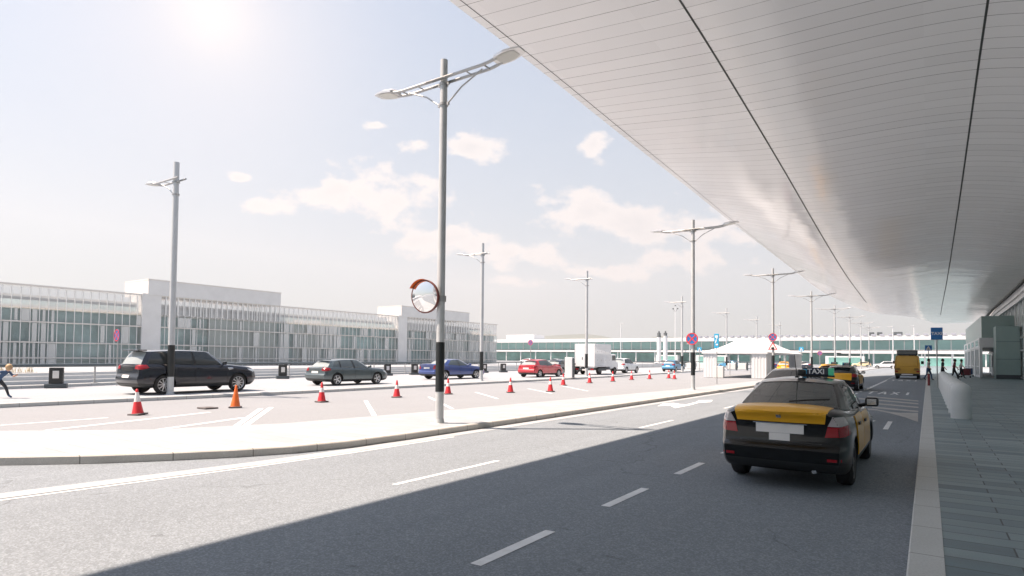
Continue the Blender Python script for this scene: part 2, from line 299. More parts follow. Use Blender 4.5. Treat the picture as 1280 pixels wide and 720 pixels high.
# ------------------------------------------------------------------ mesh builder
class MB:
    def __init__(s): s.v = []; s.f = []; s.m = []; s.sm = []
    def add(s, vs, fs, mi=0, smooth=False):
        o = len(s.v); s.v += [tuple(p) for p in vs]
        for f in fs:
            s.f.append([i + o for i in f]); s.m.append(mi); s.sm.append(smooth)
    def box(s, c, d, mi=0, rz=0.0, mtx=None):
        x, y, z = d[0] / 2, d[1] / 2, d[2] / 2
        vs = [Vector(p) for p in ((-x, -y, -z), (x, -y, -z), (x, y, -z), (-x, y, -z), (-x, -y, z), (x, -y, z), (x, y, z), (-x, y, z))]
        R = mtx if mtx is not None else Matrix.Rotation(rz, 3, 'Z')
        vs = [R @ p + Vector(c) for p in vs]
        s.add(vs, [(0, 3, 2, 1), (4, 5, 6, 7), (0, 1, 5, 4), (1, 2, 6, 5), (2, 3, 7, 6), (3, 0, 4, 7)], mi)
    def rbox(s, c, d, r=0.03, mi=0, seg=2, rz=0.0, mtx=None):
        bm = bmesh.new(); bmesh.ops.create_cube(bm, size=1.0)
        for v in bm.verts: v.co = Vector((v.co.x * d[0], v.co.y * d[1], v.co.z * d[2]))
        bmesh.ops.bevel(bm, geom=list(bm.edges), offset=min(r, min(d) * .49), segments=seg, affect='EDGES', profile=0.6)
        R = mtx if mtx is not None else Matrix.Rotation(rz, 3, 'Z')
        bm.verts.index_update()
        s.add([R @ v.co + Vector(c) for v in bm.verts], [[v.index for v in f.verts] for f in bm.faces], mi, False)
        bm.free()
    def tube(s, pts, rads, n=10, mi=0, caps=True):
        pts = [Vector(p) for p in pts]
        if isinstance(rads, (int, float)): rads = [rads] * len(pts)
        rings = []; prev = None
        for i, p in enumerate(pts):
            t = (pts[min(i + 1, len(pts) - 1)] - pts[max(i - 1, 0)]).normalized()
            if prev is None:
                a = Vector((0, 0, 1)) if abs(t.z) < 0.9 else Vector((1, 0, 0)); x = t.cross(a).normalized()
            else: x = (prev - t * prev.dot(t)).normalized()
            prev = x; y = t.cross(x)
            rings.append([p + (x * math.cos(2 * PI * k / n) + y * math.sin(2 * PI * k / n)) * rads[i] for k in range(n)])
        vs = [q for r in rings for q in r]; fs = []
        for i in range(len(pts) - 1):
            for k in range(n):
                k2 = (k + 1) % n
                fs.append((i * n + k, i * n + k2, (i + 1) * n + k2, (i + 1) * n + k))
        s.add(vs, fs, mi, True)
        if caps:
            s.add(rings[0], [list(range(n))[::-1]], mi); s.add(rings[-1], [list(range(n))], mi)
    def lathe(s, prof, c=(0, 0, 0), n=24, mi=0, axis='Z', mis=None, smooth=True):
        vs = []; k = len(prof)
        for a in range(n):
            t = 2 * PI * a / n
            for r, h in prof:
                p = (r * math.cos(t), r * math.sin(t), h)
                if axis == 'X': p = (h, r * math.cos(t), r * math.sin(t))
                if axis == 'Y': p = (r * math.sin(t), h, r * math.cos(t))
                vs.append((p[0] + c[0], p[1] + c[1], p[2] + c[2]))
        for j in range(k - 1):
            s.add([], [], 0)
        o = len(s.v); s.v += vs
        for a in range(n):
            b = (a + 1) % n
            for j in range(k - 1):
                s.f.append([o + a * k + j, o + b * k + j, o + b * k + j + 1, o + a * k + j + 1])
                s.m.append(mis[j] if mis else mi); s.sm.append(smooth)
    def prism(s, poly, z0, z1, mi=0, top=True, bottom=False, side_mi=None):
        n = len(poly); vs = [(x, y, z0) for x, y in poly] + [(x, y, z1) for x, y in poly]
        if top: s.add(vs, [list(range(n, 2 * n))], mi)
        s.add(vs, [(i, (i + 1) % n, n + (i + 1) % n, n + i) for i in range(n)], mi if side_mi is None else side_mi)
        if bottom: s.add(vs, [list(range(n))[::-1]], mi)
    def build(s, name, mats, parent=None, loc=None, bevel=0, weld=False, autosmooth=None):
        me = bpy.data.meshes.new(name); me.from_pydata(s.v, [], s.f)
        if not isinstance(mats, (list, tuple)): mats = [mats]
        for m in mats: me.materials.append(M[m] if isinstance(m, str) else m)
        for p, mi, sm in zip(me.polygons, s.m, s.sm): p.material_index = mi; p.use_smooth = sm
        if weld:
            bm = bmesh.new(); bm.from_mesh(me); bmesh.ops.remove_doubles(bm, verts=list(bm.verts), dist=1e-4); bm.to_mesh(me); bm.free()
        me.update(); me.validate()
        o = bpy.data.objects.new(name, me); COL.objects.link(o)
        if parent is not None: o.parent = parent
        if loc is not None: o.location = loc
        return o

def fix_normals(o):
    bm = bmesh.new(); bm.from_mesh(o.data); bmesh.ops.recalc_face_normals(bm, faces=list(bm.faces)); bm.to_mesh(o.data); bm.free()
    return o

def tag(o, label=None, cat=None, group=None, kind=None):
    if label: o['label'] = label
    if cat: o['category'] = cat
    if group: o['group'] = group
    if kind: o['kind'] = kind
    return o

def parts(parent, name, m, boxes):
    out = []
    for c, d in boxes:
        b = MB(); b.box((0, 0, 0), d); out.append(b.build(name, m, parent, c))
    return out

def thing(name, label, cat, loc=(0, 0, 0), rz=0.0, group=None):
    o = bpy.data.objects.new(name, None); COL.objects.link(o)
    o.location = loc; o.rotation_euler = (0, 0, rz); o.empty_display_size = 0.3
    return tag(o, label, cat, group)

def dup(root, loc, rz=0.0, label=None):
    r = root.copy(); COL.objects.link(r); r.location = loc; r.rotation_euler = (0, 0, rz)
    if label: r['label'] = label
    for ch in list(root.children):
        c = ch.copy(); COL.objects.link(c); c.parent = r
        for g in list(ch.children):
            d = g.copy(); COL.objects.link(d); d.parent = c
    return r

def text_obj(name, s, size, m, parent, loc, rot, extrude=0.004, align='CENTER', bold=0.0, sx=1.0):
    cu = bpy.data.curves.new(name + '_font', 'FONT'); cu.body = s; cu.size = size; cu.extrude = extrude; cu.align_x = align; cu.align_y = 'CENTER'; cu.offset = bold
    t = bpy.data.objects.new(name + '_tmp', cu); COL.objects.link(t)
    dg = bpy.context.evaluated_depsgraph_get(); dg.update()
    me = bpy.data.meshes.new_from_object(t.evaluated_get(dg)); me.name = name
    bpy.data.objects.remove(t); bpy.data.curves.remove(cu)
    me.materials.clear(); me.materials.append(M[m])
    o = bpy.data.objects.new(name, me); COL.objects.link(o); o.parent = parent; o.location = loc; o.rotation_euler = rot; o.scale = (sx, 1, 1)
    return o

ORD = ['first', 'second', 'third', 'fourth', 'fifth', 'sixth', 'seventh', 'eighth', 'ninth', 'tenth', 'eleventh', 'twelfth', 'thirteenth', 'fourteenth']

# ------------------------------------------------------------------ ground, roads, kerbs, markings
def sheet(name, poly, z, m, kind='structure', thick=0.0, side=None):
    b = MB()
    if thick: b.prism(poly, z - thick, z, 0, side_mi=(1 if side else 0))
    else: b.add([(x, y, z) for x, y in poly], [list(range(len(poly)))])
    o = b.build(name, [m, side] if side else m); fix_up(o); return tag(o, kind=kind)

def fix_up(o):
    for p in o.data.polygons:
        if abs(p.normal.z) > 0.5 and p.normal.z < 0:
            p.flip()

sheet('ground', [(-5000, -600), (5000, -600), (5000, 9000), (-5000, 9000)], -0.03, 'apron')
sheet('road', [(-60, -180), (-0.14, -180), (-0.14, 236), (-60, 236)], 0.0, 'road')
LOT = [(-30, -14), (-11.5, 3.0), (-10.2, 8), (-10.2, 236), (-24.5, 236), (-24.5, -14)]
sheet('parking_area', [(-10.2, 6.0), (-10.2, 236), (-24.0, 236), (-24.0, -9.0), (-15.4, 1.5)], 0.004, 'lot')

# island between the main road and the parking area
KERB = [(-40, -23.5), (-24, -8.2), (-18, -2.7), (-14, 0.95), (-12.2, 2.62), (-11.3, 3.45), (-10.55, 4.2), (-9.95, 5.0), (-9.45, 5.75), (-9.05, 6.6), (-8.82, 7.6), (-8.75, 9.0), (-8.75, 12), (-8.75, 20), (-8.75, 60), (-8.75, 236)]
BACK = [(-10.3, 236), (-10.5, 60), (-10.6, 30.5), (-11.3, 19.7), (-11.7, 13.9), (-12.0, 11.1), (-12.3, 8.6), (-13.3, 6.3), (-15.4, 4.3), (-19, 0.9), (-26, -5.6), (-42, -20.5)]
def offset_poly(pts, d):
    out = []
    for i, p in enumerate(pts):
        a = Vector(pts[max(i - 1, 0)]); c = Vector(pts[min(i + 1, len(pts) - 1)]); t = (c - a).normalized()
        n = Vector((-t.y, t.x)); out.append((p[0] + n.x * d, p[1] + n.y * d))
    return out
def kerb_run(name, pts, w, z0, z1, m, chamfer=0.02):
    """kerb stones along pts, their road face on the polyline, body to the left of travel"""
    b = MB(); o1 = offset_poly(pts, chamfer); o2 = offset_poly(pts, w); n = len(pts)
    rows = []
    for i in range(n):
        rows.append([(*pts[i], z0), (*pts[i], z1 - chamfer), (*o1[i], z1), (*o2[i], z1), (*o2[i], z0)])
    vs = [p for r in rows for p in r]; fs = []
    for i in range(n - 1):
        for k in range(4): fs.append((i * 5 + k, (i + 1) * 5 + k, (i + 1) * 5 + k + 1, i * 5 + k + 1))
    b.add(vs, fs); b.add(rows[0], [(0, 1, 2, 3, 4)]); b.add(rows[-1], [(4, 3, 2, 1, 0)])
    return tag(fix_normals(b.build(name, m)), kind='structure')
def refine(pts, step=1.0, maxy=70):
    out = [pts[0]]
    for a, c in zip(pts, pts[1:]):
        L = math.dist(a, c); k = max(1, min(60, int(L / step)))
        for i in range(1, k + 1): out.append((a[0] + (c[0] - a[0]) * i / k, a[1] + (c[1] - a[1]) * i / k))
    return out
kerb_run('kerb', KERB, 0.16, -0.02, 0.135, 'kerb')
isl = offset_poly(KERB, 0.158)
sheet('island_paving', isl + BACK, 0.125, 'island', thick=0.14)
# gutter band and edge lines
def strip(name, pts, w, z, m):
    b = MB(); l = offset_poly(pts, w / 2); r = offset_poly(pts, -w / 2)
    vs = [(*p, z) for p in l] + [(*p, z) for p in r]; n = len(pts)
    b.add(vs, [(i, n + i, n + i + 1, i + 1) for i in range(n - 1)])
    o = b.build(name, m); fix_up(o); return tag(o, kind='structure')
g1, g2, g3, g4 = gp(0, 611), gp(0, 626), gp(330, 580), gp(372, 572)
strip('gutter', [(-9.24, -30), (-9.08, 2.5), (-8.68, 5.6), (-8.56, 7.4), (-8.55, 12), (-8.56, 30), (-8.58, 236)], 0.34, 0.004, 'gutter')
strip('edge_line', [(-8.98, -30), (-8.82, 2.4), (-8.45, 5.4), (-8.32, 7.4), (-8.30, 10)], 0.06, 0.004, 'paint')

# markings on the main road: one mesh of paint per kind
mk = MB()
def quad_line(b, p, q, w, z=0.004):
    p = Vector(p); q = Vector(q); t = (q - p).normalized(); n = Vector((-t.y, t.x)) * w / 2
    b.add([(*(p + n), z), (*(p - n), z), (*(q - n), z), (*(q + n), z)], [(0, 1, 2, 3)])
y = 3.99 - 2.42 * 3
while y < 90:
    quad_line(mk, (-3.07, y), (-3.07, y + 1.2), 0.11); y += 2.42
for ya in (-14, -2.6, 5.81, 14.1, 21.6, 29.5, 37.5, 45.5, 53.5, 61.5):
    quad_line(mk, (-5.84, ya), (-5.84, ya + 2.35), 0.085)
quad_line(mk, (-2.98, 41.0), (-2.98, 62), 0.12)
o = mk.build('lane_markings', 'paint'); fix_up(o); tag(o, kind='structure')
# merge arrow on the far lane
b = MB(); ap = [(891, 500.2), (874, 500.4), (870, 502.6), (858, 505.6), (850, 505.2), (842, 503.8), (829, 504.4), (821.5, 508), (828, 507.3), (838, 507.3), (844, 510.2), (853, 508.6), (861, 507.0), (874, 503.6), (888, 502.8)]
b.add([(*gp(*p), 0.005) for p in ap], [list(range(len(ap)))]); o = b.build('arrow_marking', 'paint'); fix_up(o); tag(o, kind='structure')

# TAXI lettering on the kerb lane, twice, and the hatched patch between
def road_text(b, x0, x1, y0, y1, word, st=0.10):
    w = (x1 - x0); n = len(word); cw = w / n * 0.74; gap = w / n
    z = 0.005
    def S(p, q, ww=st):
        quad_line(b, p, q, ww, z)
    for i, ch in enumerate(word):
        a = x0 + gap * i + (gap - cw) / 2; c = a + cw; h = y1 - y0
        if ch == 'T':
            b.add([(a, y1 - h * .14, z), (c, y1 - h * .14, z), (c, y1, z), (a, y1, z)], [(0, 1, 2, 3)]); S(((a + c) / 2, y0), ((a + c) / 2, y1 - h * .14))
        if ch == 'A':
            S((a + st / 2, y0), ((a + c) / 2 - .02, y1)); S((c - st / 2, y0), ((a + c) / 2 + .02, y1))
            b.add([(a + cw * .25, y0 + h * .3, z + .001), (c - cw * .25, y0 + h * .3, z + .001), (c - cw * .3, y0 + h * .44, z + .001), (a + cw * .3, y0 + h * .44, z + .001)], [(0, 1, 2, 3)])
        if ch == 'X':
            S((a + st / 2, y0), (c - st / 2, y1)); 
            b.add([((c - st), y0, z + .001), (c, y0, z + .001), (a + st, y1, z + .001), (a, y1, z + .001)], [(0, 1, 2, 3)])
        if ch == 'I': S(((a + c) / 2, y0), ((a + c) / 2, y1), st * 1.1)
b = MB(); road_text(b, -2.78, -0.62, 17.7, 20.1, 'TAXI'); road_text(b, -2.78, -0.62, 36.2, 39.2, 'TAXI'); road_text(b, -2.78, -0.62, 61.5, 64.5, 'TAXI')
o = b.build('road_lettering', 'paint'); fix_up(o); tag(o, kind='structure')
b = MB()
for (xa, ya, xb, yb, th) in [(1084, 495, 1148, 500.8, 1.2), (1074, 497.6, 1148, 504.2, 1.4), (1092, 503.6, 1148, 508.6, 1.6), (1090, 508.2, 1148, 513.6, 1.9)]:
    b.add([(*gp(xa, ya), .005), (*gp(xa, ya + th), .005), (*gp(xb, yb + th), .005), (*gp(xb, yb), .005)], [(0, 1, 2, 3)])
wd = [(1076, 510.6), (1092, 511.2), (1113, 515.0), (1124, 516.0), (1147.5, 516.3), (1147.5, 527.5), (1141, 525.5), (1132, 522), (1113, 516.8), (1096, 513.2), (1076, 511.8)]
b.add([(*gp(*p), .005) for p in wd], [list(range(len(wd)))])
o = b.build('hatched_marking', 'paint_old'); fix_up(o); tag(o, kind='structure')

# bay lines in the parking area
b = MB()
for p, q, w in [((0, 532), (135, 522.5), .12), ((58, 538.3), (262, 515.5), .16), ((183, 539.5), (304, 522.5), .16), ((290, 536.5), (326, 511), .15), ((301, 536.5), (339, 509.5), .15),
                ((457, 501), (468, 520), .14), ((536, 496.4), (566, 511.5), .12), ((594.6, 490.5), (622, 498.5), .12), ((660, 486), (690, 492), .12), ((700, 482), (735, 489), .12)]:
    P, Q = gp(*p), gp(*q); quad_line(b, P, Q, w, 0.009)
o = b.build('bay_lines', 'paint'); fix_up(o); tag(o, kind='structure')

# far carriageway behind the parking area, raised one kerb
FK = [(-23.9, -30), (-23.5, 0), (-23.3, 7), (-23.0, 12), (-22.8, 17), (-23.0, 25), (-23.0, 36), (-23.2, 50), (-24.2, 66), (-25.5, 80), (-27, 110), (-28, 236)]
kerb_run('far_kerb', FK, 0.2, -0.02, 0.14, 'kerb2')
FB = [(-31.6, -30), (-32.6, 4), (-33.2, 10.9), (-35.3, 18), (-37.0, 24.5), (-38.6, 36), (-39.5, 48), (-40.2, 60), (-41, 80), (-42, 236)]
sheet('far_carriageway', offset_poly(FK, 0.19) + FB[::-1], 0.10, 'farroad', thick=0.12)
FB2 = offset_poly(FB, 0.0)
kerb_run('fence_kerb', FB, 0.35, -0.02, 0.24, 'kerb2')
# terminal walkway on the right
kerb_run('walkway_kerb', [(-0.15, 238), (-0.15, 120), (-0.15, 60), (-0.15, 30), (-0.15, 10), (-0.15, -180)], 0.24, -0.02, 0.135, 'kerb2', 0.012)
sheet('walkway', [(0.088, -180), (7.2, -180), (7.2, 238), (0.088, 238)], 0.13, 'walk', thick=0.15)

# ------------------------------------------------------------------ terminal building with its canopy
ROWS = [  # Y, edge X, heights (over z=0) of the soffit at X = -10.45, -5.3, 1.4, 6.3
    (-180, -10.45, 11.2, 11.2, 11.2, 10.2), (-20, -10.45, 11.2, 11.2, 11.25, 10.2), (5, -10.45, 11.2, 11.22, 11.3, 10.2), (12, -10.45, 11.2, 11.22, 11.32, 10.15), (17, -10.45, 11.15, 11.1, 11.28, 10.1), (23, -10.45, 11.0, 10.75, 11.0, 9.85),
    (30, -10.45, 10.85, 10.25, 10.45, 9.5), (38, -10.45, 10.65, 9.6, 9.85, 9.0), (46, -10.45, 10.5, 9.0, 9.4, 8.55), (55, -10.42, 10.35, 8.45, 8.9, 8.25), (66, -10.15, 10.0, 8.05, 8.5, 8.05),
    (73, -9.2, 9.4, 7.85, 8.35, 7.95), (80, -7.6, 9.2, 7.7, 8.2, 7.9), (86, -5.2, 8.6, 7.5, 8.1, 7.85), (90, -3.4, 8.2, 7.35, 7.95, 7.8), (95, -1.9, 7.8, 7.25, 7.75, 7.65), (100, -0.6, 7.5, 7.15, 7.5, 7.5), (107, 0.9, 7.2, 7.05, 7.15, 7.2)]
XN = (-10.45, -5.3, 1.4, 6.3)
def cr(p0, p1, p2, p3, t):
    return 0.5 * (2 * p1 + (p2 - p0) * t + (2 * p0 - 5 * p1 + 4 * p2 - p3) * t * t + (3 * p1 - p0 - 3 * p2 + p3) * t ** 3)
def interp_rows(Y):
    for i in range(len(ROWS) - 1):
        if Y <= ROWS[i + 1][0]: break
    a, c = ROWS[i], ROWS[i + 1]; t = (Y - a[0]) / (c[0] - a[0])
    p, q = ROWS[max(i - 1, 0)], ROWS[min(i + 2, len(ROWS) - 1)]
    out = []
    for k in range(1, 6):
        m1 = (c[k] - p[k]) / max(1e-6, c[0] - p[0]) * (c[0] - a[0]); m2 = (q[k] - a[k]) / max(1e-6, q[0] - a[0]) * (c[0] - a[0])
        h = (2 * t ** 3 - 3 * t ** 2 + 1) * a[k] + (t ** 3 - 2 * t ** 2 + t) * m1 + (-2 * t ** 3 + 3 * t ** 2) * c[k] + (t ** 3 - t ** 2) * m2
        out.append(h)
    return out
def sof_z(X, Y):
    r = interp_rows(Y); z = r[1:]
    s = max(0, min(1, (X - XN[0]) / (XN[3] - XN[0])))
    # quadratic-smooth interpolation over the four columns
    for i in range(3):
        if X <= XN[i + 1] or i == 2: break
    t = (X - XN[i]) / (XN[i + 1] - XN[i]); t = max(0, min(1, t))
    zz = [z[0] + (z[0] - z[1]), *z, z[3] + (z[3] - z[2])]
    return cr(zz[i], zz[i + 1], zz[i + 2], zz[i + 3], t)
def edge_x(Y): return interp_rows(Y)[0]

term = thing('terminal_building', 'terminal with huge white curved panelled canopy over the kerb lanes and walkway', 'terminal', (0, 0, 0))
YS = [-180 + i * 6.0 for i in range(30)] + [i * 1.0 for i in range(0, 108)]
NX = 40
b = MB(); vs = []
for Y in YS:
    xe = edge_x(Y)
    for k in range(NX + 1):
        X = xe + (6.3 - xe) * k / NX; vs.append((X, Y, sof_z(X, Y)))
b.add(vs, [(i * (NX + 1) + k, (i + 1) * (NX + 1) + k, (i + 1) * (NX + 1) + k + 1, i * (NX + 1) + k + 1) for i in range(len(YS) - 1) for k in range(NX)], 0, True)
sof = b.build('canopy_soffit', 'soffit', term)
# roof shell above: edge band, then a low vault
b = MB(); vs = []
def roof_z(k, X, Y):
    return sof_z(X, Y) + [0.30, 0.75, 1.1, 1.5, 1.9, 2.2, 2.5][k]
for Y in YS:
    xe = edge_x(Y) - 0.002
    for k in range(7):
        X = xe + (6.3 - xe) * k / 6; vs.append((X, Y, roof_z(k, X, Y)))
b.add(vs, [(i * 7 + k, i * 7 + k + 1, (i + 1) * 7 + k + 1, (i + 1) * 7 + k) for i in range(len(YS) - 1) for k in range(6)], 0, True)
# edge band
vs = []
for Y in YS: vs += [(edge_x(Y), Y, sof_z(edge_x(Y), Y) - 0.0), (edge_x(Y) - 0.03, Y, sof_z(edge_x(Y), Y) + 0.30)]
b.add(vs, [(2 * i, 2 * i + 1, 2 * i + 3, 2 * i + 2) for i in range(len(YS) - 1)], 0, True)
# end band
vs = []; Ye = YS[-1]
for k in range(7):
    xe = edge_x(Ye); X = xe + (6.3 - xe) * k / 6; vs += [(X, Ye, sof_z(X, Ye)), (X, Ye, roof_z(k, X, Ye))]
b.add(vs, [(2 * i, 2 * i + 2, 2 * i + 3, 2 * i + 1) for i in range(6)])
b.build('canopy_roof', 'white_panel', term)
# long joints between the soffit bays
b = MB()
def seam(fx, w, y0, y1, fy=None):
    ys = [y for y in YS if y0 <= y <= y1]
    vs = []
    for Y in ys:
        X = fx(Y); vs += [(X - w / 2, Y, sof_z(X - w / 2, Y) - 0.006), (X + w / 2, Y, sof_z(X + w / 2, Y) - 0.006)]
    b.add(vs, [(2 * i, 2 * i + 2, 2 * i + 3, 2 * i + 1) for i in range(len(ys) - 1)])
seam(lambda Y: edge_x(Y) + 0.27, 0.022, -180, 74)
seam(lambda Y: -5.3, 0.055, -180, 74); seam(lambda Y: 1.4, 0.06, -180, 96)
b.build('canopy_joint', 'seam', term)
# gutter trim where canopy meets the glass front, then clerestory, fascia and glass wall
b = MB(); vs = []
ys = [y for y in YS if y <= 106]
def trim(x0, x1, dz0, dz1, mi):
    vs = []
    for Y in ys:
        z = sof_z(6.3, Y); vs += [(x0, Y, z + dz0), (x1, Y, z + dz0), (x1, Y, z + dz1), (x0, Y, z + dz1)]
    fs = []
    for i in range(len(ys) - 1):
        for k in range(4): fs.append((i * 4 + k, i * 4 + (k + 1) % 4, (i + 1) * 4 + (k + 1) % 4, (i + 1) * 4 + k))
    fs.append((0, 1, 2, 3)); n = (len(ys) - 1) * 4; fs.append((n + 3, n + 2, n + 1, n)); b.add(vs, fs, mi)
trim(6.18, 6.36, -0.16, -0.004, 0)
fix_normals(b.build('gutter_trim', 'seam', term))
b = MB(); trim(6.45, 6.62, -0.55, -0.28, 0); trim(6.62, 6.80, -0.95, -0.60, 0)
fix_normals(b.build('fascia_rail', 'alu', term))
b = MB(); vs = []
for Y in ys: vs += [(7.0, Y, 0.13), (7.0, Y, 3.9), (7.0, Y, sof_z(6.3, Y) - 0.1)]
b.add(vs, [(3 * i, 3 * i + 1, 3 * i + 4, 3 * i + 3) for i in range(len(ys) - 1)] + [(3 * i + 1, 3 * i + 2, 3 * i + 5, 3 * i + 4) for i in range(len(ys) - 1)])
b.build('glass_front', 'shop_glass', term)
b = MB()
for k in range(-30, 36):
    Y = k * 3.0
    if Y > 106: continue
    b.box((6.93, Y, (sof_z(6.3, Y) - .3) / 2), (0.12, 0.09, sof_z(6.3, Y) - .5))
for z in (0.3, 2.75, 3.9): b.box((6.935, -37, z), (0.11, 286, 0.14))
b.build('mullion', 'alu', term)
b = MB(); b.box((9.5, -37, 5.2), (4.8, 286, 10.2)); b.build('rear_hall', 'white_panel', term)
# entrance block: doors wall, fascia, panel pier
b = MB(); b.box((5.55, 90, 3.55), (2.8, 30.4, 0.95)); b.box((5.55, 90, 0.18), (2.76, 30.3, 0.1)); b.build('entrance_fascia', 'white_panel', term)
b = MB(); b.box((5.6, 90, 5.1), (2.5, 30, 2.1)); b.build('entrance_upper_glass', 'teal_panel', term)
parts(term, 'entrance_window', 'shop_glass', [((4.14, 78.2 + k * 7.2, 3.55), (0.03, 3.9, 0.55)) for k in range(4)])
for k in range(4):
    yc = 78.2 + k * 7.2
    b = MB(); b.box((4.28, yc, 1.6), (0.04, 5.2, 2.85)); d = b.build('entrance_door', 'shop_glass', term)
    b = MB()
    for j in range(5): b.box((4.22, yc - 2.6 + j * 1.3, 1.6), (0.12, 0.16, 2.9))
    b.box((4.22, yc, 2.98), (0.12, 5.4, 0.14)); b.box((4.22, yc, 0.26), (0.12, 5.2, 0.2)); b.box((4.22, yc, 1.2), (0.1, 5.2, 0.07))
    b.build('door_frame', 'white_panel', d)
parts(term, 'entrance_pier', 'white_panel', [((4.25, 74.9 + k * 7.2 - .3 * (k == 4), 1.65), (0.22, 1.3, 2.95)) for k in range(5)])
b = MB(); b.rbox((6.05, 72.6, 2.55), (1.75, 2.4, 4.84), 0.03); pier = b.build('panel_pier', 'teal_panel', term)
parts(pier, 'panel_joint', 'dark_grey', [((6.05, 71.39, 3.55), (1.76, 0.02, 0.03)), ((6.05, 71.38, 1.95), (1.76, 0.02, 0.03))]); parts(pier, 'plinth', 'dark_grey', [((6.05, 71.38, 0.33), (1.78, 0.03, 0.38))])
b = MB(); b.rbox((4.9, 71.6, 1.5), (0.12, 0.8, 2.1), 0.02); b.build('notice_panel', 'white_panel', term)
b = MB(); b.rbox((4.86, 71.15, 1.75), (0.05, 0.14, 1.1), 0.02, 0); b.build('notice_screen', 'black', term)

# ------------------------------------------------------------------ car park building on the left
park = thing('parking_building', 'long white parking building with vertical fins over teal open decks', 'car park', (-92, 0, 0))
Y0, Y1, ZT = -40.0, 127.5, 10.15
towers = [(42, 63.5), (92.5, 115.5)]
ch = park
bB = MB(); bB.box((-14, (Y0 + Y1) / 2, 4.2), (26, Y1 - Y0 - 1, 8.2)); bB.build('deck_interior', 'deck_dark', park)
bS = MB()
for z in (1.05, 3.0, 5.55): bS.box((-0.15, (Y0 + Y1) / 2, z), (0.7, Y1 - Y0, 0.17))
bS.box((-0.1, (Y0 + Y1) / 2, ZT - 0.08), (0.55, Y1 - Y0 + .2, 0.2))
bS.box((-0.6, (Y0 + Y1) / 2, 7.35), (0.8, Y1 - Y0 - .2, 0.5))
bS.build('floor_slab', 'slab', park)
bF = MB(); y = Y0
rnd = random.Random(3)
while y < Y1:
    bF.box((0.06, y, 4.9), (0.12, 0.075, 9.9)); y += 0.95
bF.build('fin_screen', 'fin', park)
bQ = MB(); y = Y0
while y < Y1 - 1:
    dens = .75 if (63.5 < y < 76 or 100 < y < 127 or 24 < y < 31) else .22
    for (za, zb2) in ((0.1, 3.0), (3.0, 5.55), (5.55, 7.2)):
        if rnd.random() < dens: bQ.box((0.1, y + .47, (za + zb2) / 2), (0.03, rnd.choice((.3, .5, .8)), zb2 - za - .26))
    y += 0.95
tag(bQ.build('screen_panel', 'pale_sheet', park), kind='stuff')
bG = MB()
bG.add([(0.02, Y0, 0.1), (0.02, Y1, 0.1), (0.02, Y1, 7.2), (0.02, Y0, 7.2)], [(0, 1, 2, 3)])
bG.build('deck_glazing', 'fin_glass', park)
bP = MB(); bP.add([(-0.05, Y0, 7.3), (-0.05, Y1, 7.3), (-0.05, Y1, ZT - .1), (-0.05, Y0, ZT - .1)], [(0, 1, 2, 3)]); bP.build('parapet_panel', 'parapet_glass', park)
bW = MB()
for (a, c) in [(Y0, -25), (51.5, 63.5), (67, 73), (117, 121), (103, 115.5)]:
    parts(park, 'pale_bay_wall', 'offwhite', [((-0.75, (a + c) / 2, 4.0), (0.3, c - a, 7.9))])
for k in range(0):
    yy = rnd.uniform(Y0, Y1); bW.box((-0.9, yy, 3.6), (0.2, rnd.uniform(.8, 2.4), 7.0))
for (a, c) in towers:
    t = MB(); t.box((-3.2, (a + c) / 2, 11.15), (7.2, c - a, 2.1)); tw = t.build('stair_tower', 'offwhite', park)
    t = MB(); t.box((-3.2, (a + c) / 2, 12.3), (7.26, c - a + .06, 0.2)); t.build('tower_coping', 'slab', tw)
    t = MB(); t.box((-1.4, a + 0.6, 5.2), (3.4, 2.6, 10.2)); t.build('tower_wall', 'offwhite', park)
    t = MB(); 
    for i in range(26): t.box((0.2, a + i * (c - a) / 25, 8.75), (0.1, 0.14, 2.7))
    t.build('tower_fin', 'fin', park)
t = MB(); t.box((-14, (Y0 + Y1) / 2, ZT - 1.3), (25, Y1 - Y0 - 2, 0.3)); t.build('roof_deck', 'slab', park)

# ------------------------------------------------------------------ glass terminal hall across the far end
hall = thing('terminal_hall', 'low wide glass hall with white roof band and teal glazing across the far end', 'terminal', (0, 245, 0))
XA, XB = -240, 60; XC = (XA + XB) / 2; W = XB - XA
t = MB(); t.box((XC, 12, 7.1), (W, 24, 3.3)); t.build('upper_glazing', 'teal_glass', hall)
t = MB(); t.box((XC, 13, 2.1), (W, 22, 4.2)); t.build('lower_glazing', 'teal_low', hall)
t = MB(); t.box((XC, 10, 9.25), (W + 2, 31, 1.1)); t.box((XC, 11, 10.0), (W - 6, 24, .5)); rf = t.build('roof_band', 'white_panel', hall)
t = MB(); t.box((XC, 9.5, 4.75), (W + 1, 28, 0.75)); t.build('middle_slab', 'white_panel', hall)
parts(hall, 'glazing_post', 'alu', [((XA + 2 + k * W / 70, -0.12, 7.1), (0.22, 0.2, 3.3)) for k in range(70)])
t = MB(); k = -78.0
while k < 50:
    t.box((k, -1, 10.6), (1.3, 2.0, 0.5)); k += 2.5
t.build('roof_vent', 'vent_grey', rf)
parts(hall, 'column', 'white_panel', [((XA + 5 + k * W / 36, -3.6, 2.3), (0.35, 0.35, 4.4)) for k in range(36)])
parts(hall, 'entrance_lobby', 'white_panel', [((xx, -3, 1.6), (w, 3, 3.2)) for xx, w in [(-88, 9), (-70, 12), (-24, 12), (4, 16)]])
parts(hall, 'lobby_door', 'teal_low', [((xx, -4.52, 1.45), (w, 0.06, 2.6)) for xx, w in [(-88, 7), (-70, 10), (-24, 10), (4, 14)]])
t = MB(); t.box((-165, 8, 11.4), (16, 10, 2.6)); t.build('roof_plant', 'white_panel', hall)
t = MB()
for xx in (-16.5, -14, -9.5, -8): t.rbox((xx, 6, 11.2), (1.6, 2, 1.2), .2)
